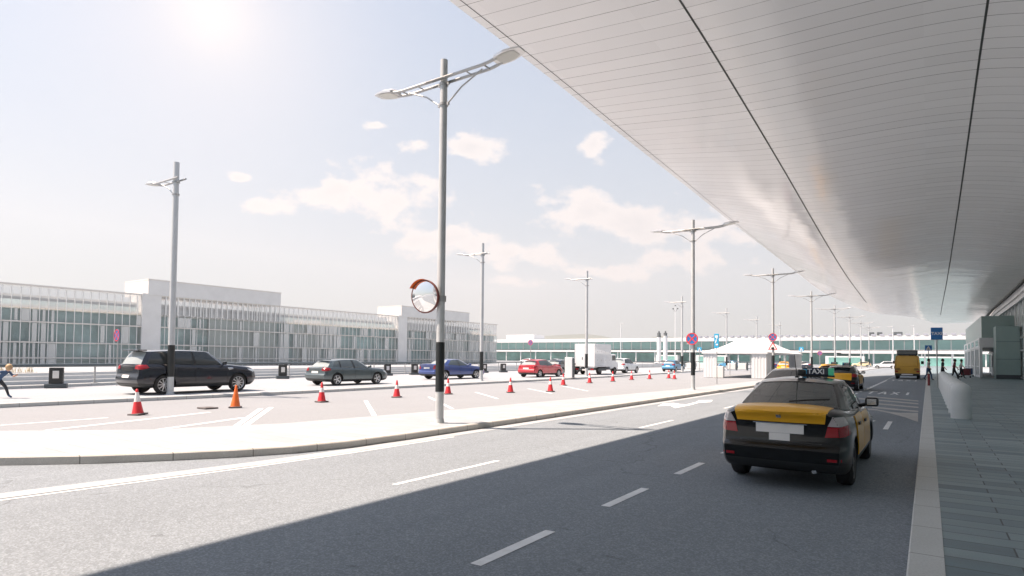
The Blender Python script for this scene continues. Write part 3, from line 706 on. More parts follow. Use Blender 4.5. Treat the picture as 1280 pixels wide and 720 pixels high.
t.build('roof_equipment', 'dark_grey', hall)
# raised roadway before the hall
rampo = thing('elevated_roadway', 'thin white elevated roadway on slim columns before the glass hall', 'viaduct', (0, 205, 0))
t = MB(); t.box((-4, 0, 3.95), (34, 7, 0.45)); t.build('roadway_deck', 'white_panel', rampo)
parts(rampo, 'roadway_column', 'white_panel', [((-19 + k * 6.1, -2, 1.9), (0.4, 0.5, 3.75)) for k in range(6)])
t = MB(); t.box((-4, -3.4, 4.75), (34, .06, .07)); 
for k in range(18): t.box((-20.5 + k * 1.95, -3.4, 4.45), (.07, .07, .6))
t.build('roadway_railing', 'white_panel', rampo)

# hills far off
def hill(pts, y, depth, name):
    b = MB(); n = len(pts); vs = []
    prof = [(0, 0.0), (0.25, 0.72), (0.5, 1.0), (0.8, 0.7), (1.0, 0.0)]
    rr = random.Random(11)
    for (x, h) in pts:
        for (f, g) in prof: vs.append((x + rr.uniform(-12, 12), y + f * depth, -1 + h * g * (1 + rr.uniform(-.03, .03))))
    fs = [(i * 5 + k, (i + 1) * 5 + k, (i + 1) * 5 + k + 1, i * 5 + k + 1) for i in range(n - 1) for k in range(4)]
    b.add(vs, fs, 0, True); return tag(b.build(name, 'hill'), kind='structure')
hill([(-2500, 0), (-2200, 60), (-1950, 110), (-1800, 118), (-1650, 126), (-1500, 130), (-1380, 120), (-1300, 98), (-1230, 86), (-1150, 100), (-1080, 112), (-1000, 104), (-930, 92), (-800, 86), (-600, 80), (-400, 78), (-150, 84), (100, 90), (500, 100), (900, 60), (1300, 0)], 2500, 700, 'hills')

# ------------------------------------------------------------------ lamp posts
def lum(parent, sx, x0, z):
    """flat street luminaire reaching outwards along sx from x0"""
    b = MB(); L = 0.74
    R = Matrix.Rotation(-sx * math.radians(7), 3, 'Y')
    prof = [(0.0, 0.09, 0.07), (0.10, 0.20, 0.095), (0.36, 0.235, 0.09), (0.56, 0.20, 0.06), (L, 0.13, 0.03)]
    vs = []
    for (d, w, h) in prof:
        for (yy, zz) in ((-w, -0.02), (w, -0.02), (w, h * .35), (w * .6, h), (-w * .6, h), (-w, h * .35)):
            p = R @ Vector((sx * d, yy, zz)); vs.append((x0 + p.x, p.y, z + p.z))
    fs = [[i * 6 + k, i * 6 + (k + 1) % 6, (i + 1) * 6 + (k + 1) % 6, (i + 1) * 6 + k] for i in range(4) for k in range(6)]
    fs += [list(range(6)), [24 + k for k in range(6)][::-1]]
    b.add(vs, fs); o = fix_normals(b.build('luminaire', 'alu', parent))
    b = MB(); vs = []
    for (d, w) in ((0.10, 0.14), (0.25, 0.185), (0.48, 0.175), (0.60, 0.12)):
        for yy in (-w, w):
            p = R @ Vector((sx * d, yy, -0.027)); vs.append((x0 + p.x, p.y, z + p.z))
    b.add(vs, [(0, 1, 3, 2), (2, 3, 5, 4), (4, 5, 7, 6)]); b.build('lens', 'lamp_glass', o)
    return o
def lamp_post(label, group, loc, H, za, sides, r=0.10, zs=(0.75, 1.92), sleeve=True):
    root = thing('street_lamp', label, 'lamp post', loc, 0, group)
    b = MB(); b.tube([(0, 0, 0), (0, 0, H * .5), (0, 0, H)], [r, r * .93, r * .86], 16); b.build('pole', 'pole', root)
    b = MB(); b.lathe([(0, 0.012), (.21, 0.012), (.21, 0.0)], n=16); b.tube([(0, 0, .0), (0, 0, .12)], [r * 1.25, r * 1.04], 16, caps=False); b.build('base_plate', 'pole', root)
    if sleeve:
        b = MB(); b.tube([(0, 0, zs[0]), (0, 0, zs[1])], [r + .006, r + .004], 16); b.build('black_sleeve', 'black_band', root)
    b = MB(); b.tube([(0, 0, za - .13), (0, 0, za - .07)], r * 1.12, 14); b.tube([(0, 0, za - .62), (0, 0, za - .56)], r * 1.12, 14); 
    for s in (-1, 1): b.box((s * (r + .03), 0, za - .59), (.07, .05, .07)); b.box((s * (r + .03), 0, za - .1), (.07, .05, .06))
    b.build('clamp', 'steel', root)
    for sx in sides:
        b = MB()
        for yy in (-(r + .03), r + .03):
            b.tube([(-sx * .45, yy, za), (sx * .2, yy, za), (sx * 1.25, yy, za), (sx * 1.45, yy * .95, za + .02), (sx * 1.64, yy * .9, za + .06)], .036, 8)
        b.tube([(sx * 1.28, -.13, za), (sx * 1.28, .13, za)], .02, 6); b.tube([(sx * .75, -.13, za), (sx * .75, .13, za)], .015, 6)
        b.build('arm', 'steel', root)
        b = MB(); b.tube([(sx * (r + .02), 0, za - .59), (sx * .55, 0, za - .28), (sx * 1.16, 0, za - .02)], .02, 6); b.build('brace', 'steel', root)
        lum(root, sx, sx * 1.52, za + .05)
    return root
G2 = 'double armed lamp posts along the island'
L0 = lamp_post('tall double-armed lamp post on the island carrying the round traffic mirror', G2, (-9.55, 10.95, .12), 8.72, 8.22, (-1, 1))
lab2 = ['double-armed lamp post on the island with only one round no-stopping sign, right of mirror post', 'double-armed lamp post beside the tent with no-stopping sign above red triangle sign',
        'double-armed lamp post just right of the tent, no sign, fourth in row', 'double-armed lamp post fifth from the mirror post', 'double-armed lamp post sixth from the mirror post', 'small distant double-armed lamp post seventh from the mirror post', 'small distant double-armed lamp post eighth from the mirror post']
for i, (x, y) in enumerate([(-9.9, 30.85), (-9.95, 50.6), (-9.92, 69.4), (-9.92, 88.5), (-9.85, 106), (-9.8, 124), (-9.8, 142)]):
    dup(L0, (x, y, .12), 0, lab2[i])
G1 = 'single armed lamp posts along the far carriageway'
S0 = lamp_post('single-armed grey lamp post standing in front of the black SUV', G1, (-24.7, 12.25, .10), 9.25, 8.55, (-1,), r=0.125, zs=(0.7, 1.95))
lab1 = ['single-armed lamp post at the front of the blue sedan', 'single-armed lamp post in front of the white box truck', 'single-armed lamp post beside the light blue car before the hall',
        'thin single-armed lamp post rising behind the left end of the tent', 'faint single-armed lamp post rising behind the tent roof', 'faint distant single-armed lamp post between tent and fourth double-armed post']
for i, (x, y) in enumerate([(-24.7, 32.5), (-24.7, 47.7), (-24.8, 73.1), (-24.9, 93.4), (-24.7, 112), (-24.6, 131.6)]):
    dup(S0, (x, y, .10), 0, lab1[i])

# thin masts before the far hall
GM = 'thin white masts before the far hall'
def mast(label, loc, H, r, head):
    root = thing('lamp_mast', label, 'mast', loc, 0, GM)
    b = MB(); b.tube([(0, 0, 0), (0, 0, H)], [r, r * .7], 8); b.build('pole', 'white_panel', root)
    b = MB()
    if head == 'flood':
        for a in (-.9, .9): b.rbox((a, 0, H - 1.2), (.5, .35, .5), .05); b.tube([(0, 0, H - 2.6), (a, 0, H - 1.2)], .06, 6)
        b.rbox((0, 0, H), (.5, .4, .4), .05)
    else: b.rbox((head * .5, 0, H - .15), (1.1, .35, .16), .05)
    b.build('lamp_head', 'dark_grey' if head == 'flood' else 'alu', root)
mast('tall mast with three floodlights behind the twin columns', (-83.5, 238, 0), 23, .22, 'flood')
mast('plain mast before the hall directly above the white box truck front', (-63, 140, 0), 10.5, .13, 1)
mast('thin white mast before the hall left of the tall TAXI sign', (-2.6, 170, 0), 10, .13, -1)
mast('thin white mast nearer the yellow van, left of it', (-6.0, 150, 0), 9.0, .12, -1)
mast('short white lamp mast before the hall between the twin columns and the tent', (-62, 190, 0), 6.6, .12, -1)
mast('short white lamp mast before the hall above the red hatchback', (-95, 190, 0), 6.4, .12, -1)

# twin tall columns before the hall
t2 = thing('twin_column', 'pair of tall pale columns with dark vents on top before the hall', 'columns', (-78.5, 210, 0))
for dx in (-1.2, 1.2):
    b = MB(); b.tube([(dx, 0, 0), (dx, 0, 9.6 + dx * .2)], .75, 14); c = b.build('column', 'white_panel', t2)
    b = MB(); b.tube([(dx, 0, 9.4), (dx, 0, 10.4), (dx, 0, 11.6)], [.8, .5, .2], 10); b.rbox((dx, 0, 10.6), (1.2, .5, .5), .05); b.build('vent', 'dark_grey', c)

# ------------------------------------------------------------------ traffic mirror on the first post
mir = thing('traffic_mirror', 'round convex traffic mirror with orange hood fixed to the lamp post', 'mirror', (-9.86, 10.72, 3.12))
nrm = Vector((0.10, -0.98, -0.10)).normalized()
RM = nrm.to_track_quat('Z', 'Y').to_matrix()
def rot_add(bb, src, Rm):
    bb.v = [tuple(Rm @ Vector(p)) for p in bb.v]
b = MB(); b.lathe([(0.0, .075), (.1, .071), (.2, .058), (.3, .034), (.365, .012)], n=36); rot_add(b, None, RM); b.build('mirror_face', 'mirror', mir)
b = MB(); b.lathe([(.363, .012), (.385, .022), (.40, .0), (.395, -.05), (.2, -.10), (0, -.11)], n=36); rot_add(b, None, RM); b.build('rim', 'dark_rim', mir)
b = MB()
up_ang = [a * PI / 24 for a in range(9, 21)]
vs = []
for a in up_ang:
    # hood over the upper half
    for (r, h) in ((.402, -.02), (.42, .10)): vs.append((r * math.cos(a), r * math.sin(a), h))
b.add(vs, [(2 * i, 2 * i + 1, 2 * i + 3, 2 * i + 2) for i in range(len(up_ang) - 1)], 0, True)
xa = Vector((0, 0, 1)).cross(nrm).normalized(); ya = nrm.cross(xa)
RM2 = Matrix((xa, ya, nrm)).transposed()
rot_add(b, None, RM2); b.build('hood', 'orange', mir)
b = MB(); b.tube([(0.02, 0, -.05), (.2, .14, -.05), (.31, .23, -.05)], .025, 8); b.tube([(.31, .23, -.12), (.31, .23, .02)], .125, 14); b.build('bracket', 'steel', mir)

# ------------------------------------------------------------------ signs
def disc(b, c, r, y, n, mi, r0=0.0, th=0.012):
    prof = [(r0, -th), (r, -th), (r, th), (r0, th)] if r0 else [(0, -th), (r, -th), (r, th), (0, th)]
    b.lathe(prof, (c[0], y, c[1]), n, mi, 'Y', smooth=False)
def no_stop(label, loc, r=.33, group='round no-stopping signs', rz=0.0, pole=None, tri=False, backing=True, single=False):
    root = thing('road_sign', label, 'road sign', loc, rz, group)
    b = MB(); disc(b, (0, 0), r, 0, 28, 0); b.build('sign_face', 'sign_blue', root)
    b = MB(); disc(b, (0, 0), r * 1.0, -.016, 28, 0, r0=r * .82, th=.006)
    for a in ((45, -45) if not single else (45,)):
        R = Matrix.Rotation(math.radians(a), 3, 'Y'); b.box((0, -.016, 0), (r * 1.75, .006 + .003 * (a > 0), r * .19), 0, mtx=R)
    b.build('red_border', 'sign_red', root)
    if tri:
        b = MB(); h = .46
        b.add([(-.36, -.01, -.98), (.36, -.01, -.98), (0, -.01, -.36), (-.36, .01, -.98), (.36, .01, -.98), (0, .01, -.36)], [(0, 1, 2), (5, 4, 3), (0, 3, 4, 1), (1, 4, 5, 2), (2, 5, 3, 0)]); tp = b.build('triangle_plate', 'sign_red', root)
        b = MB(); b.add([(-.24, -.016, -.91), (.24, -.016, -.91), (0, -.016, -.50), (-.24, -.008, -.91), (.24, -.008, -.91), (0, -.008, -.50)], [(0, 1, 2), (5, 4, 3)]); b.build('white_field', 'sign_white', tp)
        b = MB(); b.lathe([(0, -.004), (.11, -.004), (.11, .004), (0, .004)], (0, -.02, -.86), 16, 0, 'Y'); b.build('hump_symbol', 'black', tp)
    if pole:
        b = MB(); b.tube([(0, .05, -loc[2] + .1), (0, .05, .3)], pole, 8); b.build('pole', 'steel', root)
    else:
        b = MB(); b.box((0, .05, 0.05), (.22, .07, .05)); b.build('bracket', 'steel', root)
    return root
no_stop('round blue and red no-stopping sign on the second double-armed lamp post', (-9.9, 30.70, 2.72), .31)
no_stop('no-stopping sign over a red triangle bump sign on the third double-armed lamp post', (-9.95, 50.45, 3.45), .31, tri=True)
no_stop('no-stopping sign on a thin pole above the black SUV roof', (-33.4, 13.9, 2.6), .30, pole=.03)
no_stop('no-stopping sign on a thin pole behind the red hatchback', (-36.5, 57, 3.35), .30, pole=.04)
no_stop('small round sign on a thin pole beyond the second taxi', (-14.0, 106, 2.8), .34, pole=.05)

def board(name, label, loc, w, h, m, pole_r, zb=.13, group=None, sym=None):
    root = thing(name, label, 'sign', loc, 0, group)
    b = MB(); b.rbox((0, 0, 0), (w, .05, h), .02); b.build('board', m, root)
    b = MB(); b.tube([(0, .06, zb - loc[2]), (0, .06, h * .4)], pole_r, 10); b.build('pole', 'steel', root)
    if sym == 'TAXI': text_obj('lettering', 'TAXI', .235, 'sign_white', root, (0, -.032, 0.0), (PI / 2, 0, 0), .004, bold=.006)
    if sym == 'cross':
        b = MB(); q = w * .36
        b.add([(-q, -.03, -q), (q, -.03, -q), (0, -.03, q), (-q, -.026, -q), (q, -.026, -q), (0, -.026, q)], [(0, 1, 2), (5, 4, 3), (0, 3, 4, 1), (1, 4, 5, 2), (2, 5, 3, 0)]); tr = b.build('white_triangle', 'sign_white', root)
        b = MB(); b.box((0, -.034, -.02), (.05, .006, w * .22)); b.box((.05, -.034, -q * .55), (.045, .006, w * .2), mtx=Matrix.Rotation(.5, 3, 'Y')); b.box((-.05, -.034, -q * .55), (.045, .006, w * .2), mtx=Matrix.Rotation(-.5, 3, 'Y')); b.build('walking_figure', 'black', tr)
    if sym == 'info':
        b = MB(); b.box((0, -.03, h * .30), (w * .55, .01, h * .16)); b.box((-w * .1, -.03, -.02), (w * .2, .01, h * .26), mtx=Matrix.Rotation(.3, 3, 'Y')); b.box((w * .08, -.03, -h * .26), (w * .45, .01, h * .1)); b.lathe([(0, -.005), (w * .12, -.005), (w * .12, .005), (0, .005)], (w * .1, -.03, h * .17), 12, 0, 'Y'); b.build('symbol', 'sign_white', root)
    return root
board('taxi_sign', 'blue TAXI sign on a pole behind the row of bollards', (.44, 43.7, 3.33), .58, .72, 'sign_blue', .035, sym='TAXI')
board('crossing_sign', 'small blue pedestrian crossing sign behind the TAXI sign pole', (.05, 78, 3.1), .62, .58, 'sign_blue', .045, sym='cross')
board('information_sign', 'tall light blue information sign on a pole before the tent', (-11.95, 42.3, 2.95), .32, .98, 'sign_cyan', .03, zb=.0, sym='info')
board('crossing_sign', 'pale blue pedestrian crossing sign left of the tent', (-24.2, 78, 2.95), .55, .5, 'sign_cyan', .04, zb=.1, sym='cross')
board('crossing_sign', 'light blue crossing sign above the roof of the third taxi', (-16.5, 105, 3.4), .66, .66, 'sign_cyan', .05, zb=.0, sym='cross')
board('information_sign', 'narrow light blue sign left of the far crossing sign beyond the taxis', (-18.5, 102, 3.0), .32, .8, 'sign_cyan', .05, zb=.0, sym='info')

# ------------------------------------------------------------------ railing with lamp units on the far side
rl = thing('railing', 'long dark top railing with thin white wires behind the parked cars', 'railing', (0, 0, 0))
RP = refine(offset_poly(FB, 0.16), 2.0)
b = MB(); b.tube([(*p, 1.12) for p in RP], .075, 8); b.build('top_rail', 'rail', rl)
b = MB()
for z in (.42, .62, .82): b.tube([(*p, z) for p in RP], .016, 4)
b.build('wire', 'white_panel', rl)
# posts
acc = 0; last = RP[0]; posts = 0
pm = None
for p in RP:
    acc += math.dist(p, last); last = p
    if acc > 3.9 and p[1] > -6 and posts < 60:
        acc = 0; posts += 1
        if pm is None:
            b = MB(); b.box((0, 0, .66), (.05, .07, .86)); b.box((0, 0, .255), (.16, .16, .03)); pm = b.build('post', 'steel', rl, (*p, 0))
        else:
            c = pm.copy(); COL.objects.link(c); c.location = (*p, 0)
# stout black lamp units standing along the railing foot
GB = 'black floor light units along the railing'
labs = ['largest black floor light unit by the railing, left of the black SUV', 'black floor light unit between the SUV and the grey hatchback', 'black floor light unit behind the grey hatchback front', 'black floor light unit behind the blue sedan rear', 'black floor light unit just past the blue sedan front', 'black floor light unit behind the red hatchback rear', 'black floor light unit between the blue sedan and the red hatchback']
fl = None
pxs = [(69, 485), (352, 473.5), (483, 469.5), (517, 468.5), (604, 466), (653, 464.7), (628, 465.4)]
for i, (px, py) in enumerate(pxs):
    # stand on the railing kerb
    X, Y = gp(px, py, .1)
    if fl is None:
        fl = thing('floor_light', labs[0], 'light unit', (X + .1, Y, .1), math.radians(62), GB)
        b = MB(); b.rbox((0, 0, .1), (.82, .5, .2), .03); b.build('foot', 'dark_grey', fl)
        b = MB(); b.rbox((0, 0, .56), (.52, .34, .74), .03); b.build('housing', 'black', fl)
        b = MB(); b.rbox((0, -.175, .62), (.24, .02, .34), .008); b.build('window', 'alu', fl)
    else: dup(fl, (X + .1, Y, .1), math.radians(62), labs[i])
# white low barrier wall beyond the railing
b = MB(); o = offset_poly(FB, 5.2); oo = offset_poly(FB, 5.6)
poly = o[:] + oo[::-1]; b.prism(poly, -.02, .62, 0)
w = fix_normals(b.build('barrier_wall', 'offwhite')); tag(w, 'low pale concrete wall beyond the dark railing', 'wall')

# white barriers with dark posts before the far hall
GW = 'white traffic barriers before the hall'
wb = None
bl = ['white traffic barrier with dark posts, %s of the row past the white SUV' % ORD[i] for i in range(6)]
for i, px in enumerate((805, 814, 824, 833, 860, 869)):
    X, Y = gp(px, 461.2, 0)
    Y = 92; X = {0: -33.2, 1: -31.6, 2: -29.9, 3: -28.3, 4: -23.8, 5: -22.3}[i]
    if wb is None:
        wb = thing('traffic_barrier', bl[0], 'barrier', (X, Y, .1), 0, GW)
        b = MB(); b.rbox((0, 0, .55), (1.15, .4, .9), .08); b.build('panel', 'offwhite', wb)
        b = MB(); b.rbox((.7, 0, .6), (.2, .25, 1.2), .03); b.build('post', 'dark_grey', wb)
    else: dup(wb, (X, Y, .1), 0, bl[i])

# kiosk column by the kerb
ks = thing('pay_column', 'narrow white service column on the far kerb left of the box truck', 'service column', (-23.35, 42.2, .10), math.radians(10))
b = MB(); b.rbox((0, 0, .82), (.62, .5, 1.64), .03); b.build('cabinet', 'white_panel', ks)
b = MB(); b.rbox((.33, 0, .80), (.04, .46, 1.5), .01); b.build('side_panel', 'dark_grey', ks)
b = MB(); b.box((0, 0, .02), (.7, .58, .06)); b.build('plinth', 'steel', ks)

# ------------------------------------------------------------------ traffic cones
def make_cone(label, style):
    root = thing('traffic_cone', label, 'traffic cone', (0, 0, 0), 0, 'traffic cones across the parking area')
    b = MB(); b.rbox((0, 0, .025), (.42, .42, .05), .02); b.build('base', 'cone_base', root)
    prof = [(.175, .045), (.165, .08), (.13, .24), (.127, .25), (.105, .36), (.100, .385), (.07, .53), (.066, .55), (.045, .66), (.035, .74), (.02, .755), (0, .756)]
    b = MB()
    if style == 'banded': mis = [0, 0, 0, 0, 0, 1, 1, 0, 0, 0, 0]
    elif style == 'white_top': mis = [0, 0, 0, 0, 0, 1, 1, 1, 0, 0, 0]
    else: mis = [0] * 11
    b.lathe(prof, (0, 0, 0), 20, mis=mis); b.build('body', ['orange' if style == 'plain' else 'red', 'refl_white'], root)
    return root
cl = ['red cone with white band in front of the black SUV rear wheel', 'plain orange cone without band in front of the black SUV front wheel', 'red and white cone in front of the grey hatchback rear wheel', 'red and white cone between the grey hatchback and the blue sedan',
      'red and white cone just right of the mirror lamp post', 'red and white cone in front of the red hatchback rear, left of it', 'larger near red and white cone below the red hatchback front', 'red and white cone beside the white service column',
      'red and white cone below the rear of the white box truck', 'red and white cone below the white box truck cab', 'red and white cone below the white SUV rear wheel', 'red and white cone just right of the white SUV', 'red and white cone left of the small orange cone, below the light blue car', 'small orange cone with white band below the light blue car']
cpos = [(-18.03, 8.09), (-18.21, 11.06), (-18.12, 14.33), (-17.99, 17.97), (-17.84, 21.02), (-16.48, 24.0), (-15.42, 25.94), (-18.37, 32.43), (-18.83, 36.83), (-18.9, 40.64), (-19.24, 44.82), (-18.92, 47.76), (-18.5, 51.08), (-17.44, 49.48)]
C0 = make_cone(cl[0], 'white_top'); C0.location = (*cpos[0], .009); C0.rotation_euler = (.03, -.05, .4)
C1 = make_cone(cl[1], 'plain'); C1.location = (*cpos[1], .009); C1.rotation_euler = (0, 0.02, .9)
C2 = make_cone(cl[2], 'banded'); C2.location = (*cpos[2], .009)
for q in (C0, C1, C2): q.scale = (.86, .86, .95)
for i in range(3, 14):
    r = dup(C2, (*cpos[i], .009), random.uniform(0, 1.5), cl[i]); r.scale = (.86, .86, random.uniform(.92, 1.0))
# flat rubber foot left without its cone
b = MB(); b.rbox((0, 0, .022), (.5, .42, .045), .015); b.lathe([(.12, .045), (.15, .05), (.15, .044)], n=14)
o = b.build('cone_foot', 'cone_base', None, (-18.55, 10.35, .009)); tag(o, 'flat grey rubber foot lying left of the plain orange cone', 'rubber base')

# ------------------------------------------------------------------ bollards, post
GBo = 'grey round topped bollards along the walkway kerb'
b0 = None
for i in range(12):
    lab = 'round-topped pale grey bollard, nearest of the walkway row' if i == 0 else ('round-topped grey bollard, farthest of the walkway row beside the TAXI sign pole' if i == 11 else 'round-topped grey bollard, %s from the near end of the walkway row' % ORD[i])
    loc = (.74, 20.95 + 2.1 * i, .13)
    if b0 is None:
        b = MB(); b.lathe([(.24, 0), (.24, .70), (.235, .78), (.215, .86), (.175, .92), (.105, .965), (.0, .98)], n=28)
        b0 = b.build('bollard', 'bollard', None, loc); tag(b0, lab, 'bollard', GBo)
    else:
        c = b0.copy(); COL.objects.link(c); c.location = loc; c['label'] = lab
rp = thing('marker_post', 'short dark red marker post on the walkway kerb before the TAXI sign', 'post', (.03, 47.5, .13))
b = MB(); b.tube([(0, 0, 0), (0, 0, .74)], .07, 12); b.build('shaft', mat('dark_red_post', (0.22, 0.03, 0.035), .5), rp)
b = MB(); b.lathe([(.071, .74), (.06, .78), (0, .79)], n=12); b.build('cap', 'dark_grey', rp)

# ------------------------------------------------------------------ tent
tent = thing('tent', 'white canvas pavilion tent with open sides on the island', 'tent', (-14.45, 65.6, .0))
hx, hy, ze, zr = 2.75, 9.0, 2.36, 3.75
b = MB()
e = [(-hx - .12, -hy - .12, ze), (hx + .12, -hy - .12, ze), (hx + .12, hy + .12, ze), (-hx - .12, hy + .12, ze)]
# roof as a subdivided hip with a light sag
NR = 8
def roofp(u, v):  # u across 0..1, v along 0..1
    x = -hx - .12 + (2 * hx + .24) * u; y = -hy - .12 + (2 * hy + .24) * v
    du = min(u, 1 - u) * (2 * hx + .24); dv = min(v, 1 - v) * (2 * hy + .24) * .95
    d = min(du, dv) / (hx + .12); return (x, y, ze + (zr - ze) * (d - .10 * math.sin(PI * d)))
n1, n2 = 16, 40
vs = [roofp(i / n1, j / n2) for j in range(n2 + 1) for i in range(n1 + 1)]
b.add(vs, [(j * (n1 + 1) + i, j * (n1 + 1) + i + 1, (j + 1) * (n1 + 1) + i + 1, (j + 1) * (n1 + 1) + i) for j in range(n2) for i in range(n1)], 0, False)
for i in range(4):
    p, q = e[i], e[(i + 1) % 4]
    b.add([p, q, (q[0], q[1], ze - .16), (p[0], p[1], ze - .16)], [(0, 1, 2, 3)])
b.build('tent_roof', 'canvas', tent)
def curtain(x0, y0, x1, y1):
    b = MB(); n = 14; vs = []
    dx, dy = x1 - x0, y1 - y0; L = math.hypot(dx, dy); nx, ny = -dy / L, dx / L
    for i in range(n + 1):
        t = i / n; w = .035 * math.sin(i * 2.1) + .02 * math.sin(i * 3.7)
        for z in (.04, ze * .5, ze - .1): vs.append((x0 + dx * t + nx * w, y0 + dy * t + ny * w, z))
    b.add(vs, [(3 * i + k, 3 * i + 3 + k, 3 * i + 4 + k, 3 * i + 1 + k) for i in range(n) for k in (0, 1)], 0, True)
    b.build('tent_curtain', 'canvas', tent)
for a in [(-hx, -hy, -hx + 1.25, -hy), (hx - 1.25, -hy, hx, -hy), (hx, -hy, hx, -hy + 2.0), (hx, hy - 4.0, hx, hy), (-hx + 1.2, hy, -hx + 2.6, hy), (hx - 1.3, hy, hx, hy), (-hx, -hy, -hx, -hy + 2)]: curtain(*a)
for (x, y) in [(-hx, -hy), (hx, -hy), (hx, 0), (hx, hy), (-hx, hy), (-hx, 0)]:
    b = MB(); b.tube([(x * .985, y * .99, 0), (x * .985, y * .99, ze)], .04, 8); b.build('tent_post', 'alu', tent)
bn = MB(); bn.rbox((-15.6, 55.9, .55), (.9, .5, 1.05), .04)
o = bn.build('utility_box', 'offwhite', None); tag(o, 'grey box cabinet standing against the near left tent curtain', 'cabinet')

# ------------------------------------------------------------------ cars
def lerp(a, b, t): return a + (b - a) * t
def pl(tab, x):
    if x <= tab[0][0]: return tab[0][1]
    for (a, b) in zip(tab, tab[1:]):
        if x <= b[0]:
            t = (x - a[0]) / (b[0] - a[0]); return a[1] + (b[1] - a[1]) * t
    return tab[-1][1]
def sm(tab, x, e=.06):
    return (pl(tab, x - e) + pl(tab, x) * 2 + pl(tab, x + e)) / 4

SPECS = {
 'sedan': dict(L=4.62, W=1.66, H=1.46, ax=(-1.37, 1.33), r=.315, zc=.21,
    deck=[(-2.31, 1.035), (-2.22, 1.085), (-2.05, 1.10), (-1.7, 1.11), (-1.2, 1.06), (0, 1.0), (1.0, 1.0), (1.15, .985), (1.8, .90), (2.15, .78), (2.31, .64)],
    belt=[(-2.31, .98), (-2.1, 1.02), (-1.6, 1.02), (0, .965), (1.0, .94), (1.6, .87), (2.1, .74), (2.31, .58)],
    cab=dict(ywb=1.12, yrf=.25, yrr=-.98, yrb=-1.82, wb=.765, wr=.56, yb=-.12, yc=-1.05, ymir=.70),
    rear=[(.2, .16), (.3, .06), (.36, .02), (.46, 0.0), (.545, -.012), (.575, .005), (.60, .055), (.64, .065), (.85, .08), (.95, .06), (1.03, .016), (1.08, .0), (1.12, .02)],
    front=[(.2, .12), (.35, .02), (.5, 0), (.65, .03), (.75, .10)]),
 'suv': dict(L=5.1, W=1.98, H=1.78, ax=(-1.50, 1.62), r=.385, zc=.27,
    deck=[(-2.6, 1.13), (-2.5, 1.2), (-2.2, 1.22), (1.2, 1.19), (1.4, 1.18), (2.2, 1.10), (2.45, 1.06), (2.6, .98)],
    belt=[(-2.6, 1.10), (-2.4, 1.19), (-1.5, 1.19), (1.3, 1.13), (2.2, 1.03), (2.45, .98), (2.6, .90)],
    cab=dict(ywb=1.30, yrf=.50, yrr=-2.10, yrb=-2.48, wb=.90, wr=.70, yb=-.28, yc=-1.25, yd=-2.15, ymir=.92),
    rear=[(.27, .22), (.4, .08), (.55, .0), (.7, .02), (.8, .06), (1.0, .08), (1.15, .10), (1.25, .16)],
    front=[(.27, .2), (.45, .04), (.6, 0), (.85, .02), (1.0, .10)]),
 'hatch': dict(L=4.55, W=1.79, H=1.43, ax=(-1.42, 1.36), r=.325, zc=.2,
    deck=[(-2.27, .93), (-2.17, .99), (-1.9, 1.02), (0, .98), (1.0, .97), (1.15, .955), (1.9, .89), (2.15, .80), (2.27, .70)],
    belt=[(-2.27, .88), (-2.1, .97), (-1.5, .97), (0, .93), (1.0, .91), (1.8, .85), (2.1, .76), (2.27, .63)],
    cab=dict(ywb=1.12, yrf=.30, yrr=-1.62, yrb=-2.08, wb=.82, wr=.60, yb=-.25, yc=-1.12, yd=-1.70, ymir=.72),
    rear=[(.2, .2), (.32, .06), (.45, .0), (.56, -.01), (.60, .03), (.66, .07), (.85, .09), (.95, .10), (1.02, .16)],
    front=[(.2, .12), (.35, .02), (.5, 0), (.65, .03), (.75, .10)]),
 'small': dict(L=4.15, W=1.70, H=1.46, ax=(-1.30, 1.30), r=.30, zc=.2,
    deck=[(-2.07, .95), (-1.98, 1.0), (-1.8, 1.02), (0, .98), (.95, .98), (1.1, .965), (1.7, .89), (1.95, .80), (2.07, .70)],
    belt=[(-2.07, .90), (-1.9, .98), (-1.4, .98), (0, .93), (.95, .92), (1.6, .86), (1.95, .76), (2.07, .63)],
    cab=dict(ywb=1.05, yrf=.22, yrr=-1.45, yrb=-1.88, wb=.78, wr=.56, yb=-.25, yc=-1.12, ymir=.62),
    rear=[(.2, .2), (.32, .06), (.45, .0), (.58, .01), (.66, .06), (.85, .08), (.95, .10), (1.02, .16)],
    front=[(.2, .12), (.35, .02), (.5, 0), (.65, .03), (.75, .10)]),
}
SPECS['cross'] = dict(SPECS['hatch']); SPECS['cross'].update(H=1.62, L=4.4, zc=.24, r=.345,
    deck=[(y, z + .09) for y, z in SPECS['hatch']['deck']], belt=[(y, z + .09) for y, z in SPECS['hatch']['belt']])
SPECS['notch'] = dict(SPECS['sedan']); SPECS['notch'].update(L=4.45, W=1.70, H=1.44,
    cab=dict(ywb=1.05, yrf=.20, yrr=-.95, yrb=-1.50, wb=.79, wr=.575, yb=-.15, yc=-1.0, ymir=.66))

def grid_obj(name, P, closed, mats, parent, mi=None, smooth=True):
    pass

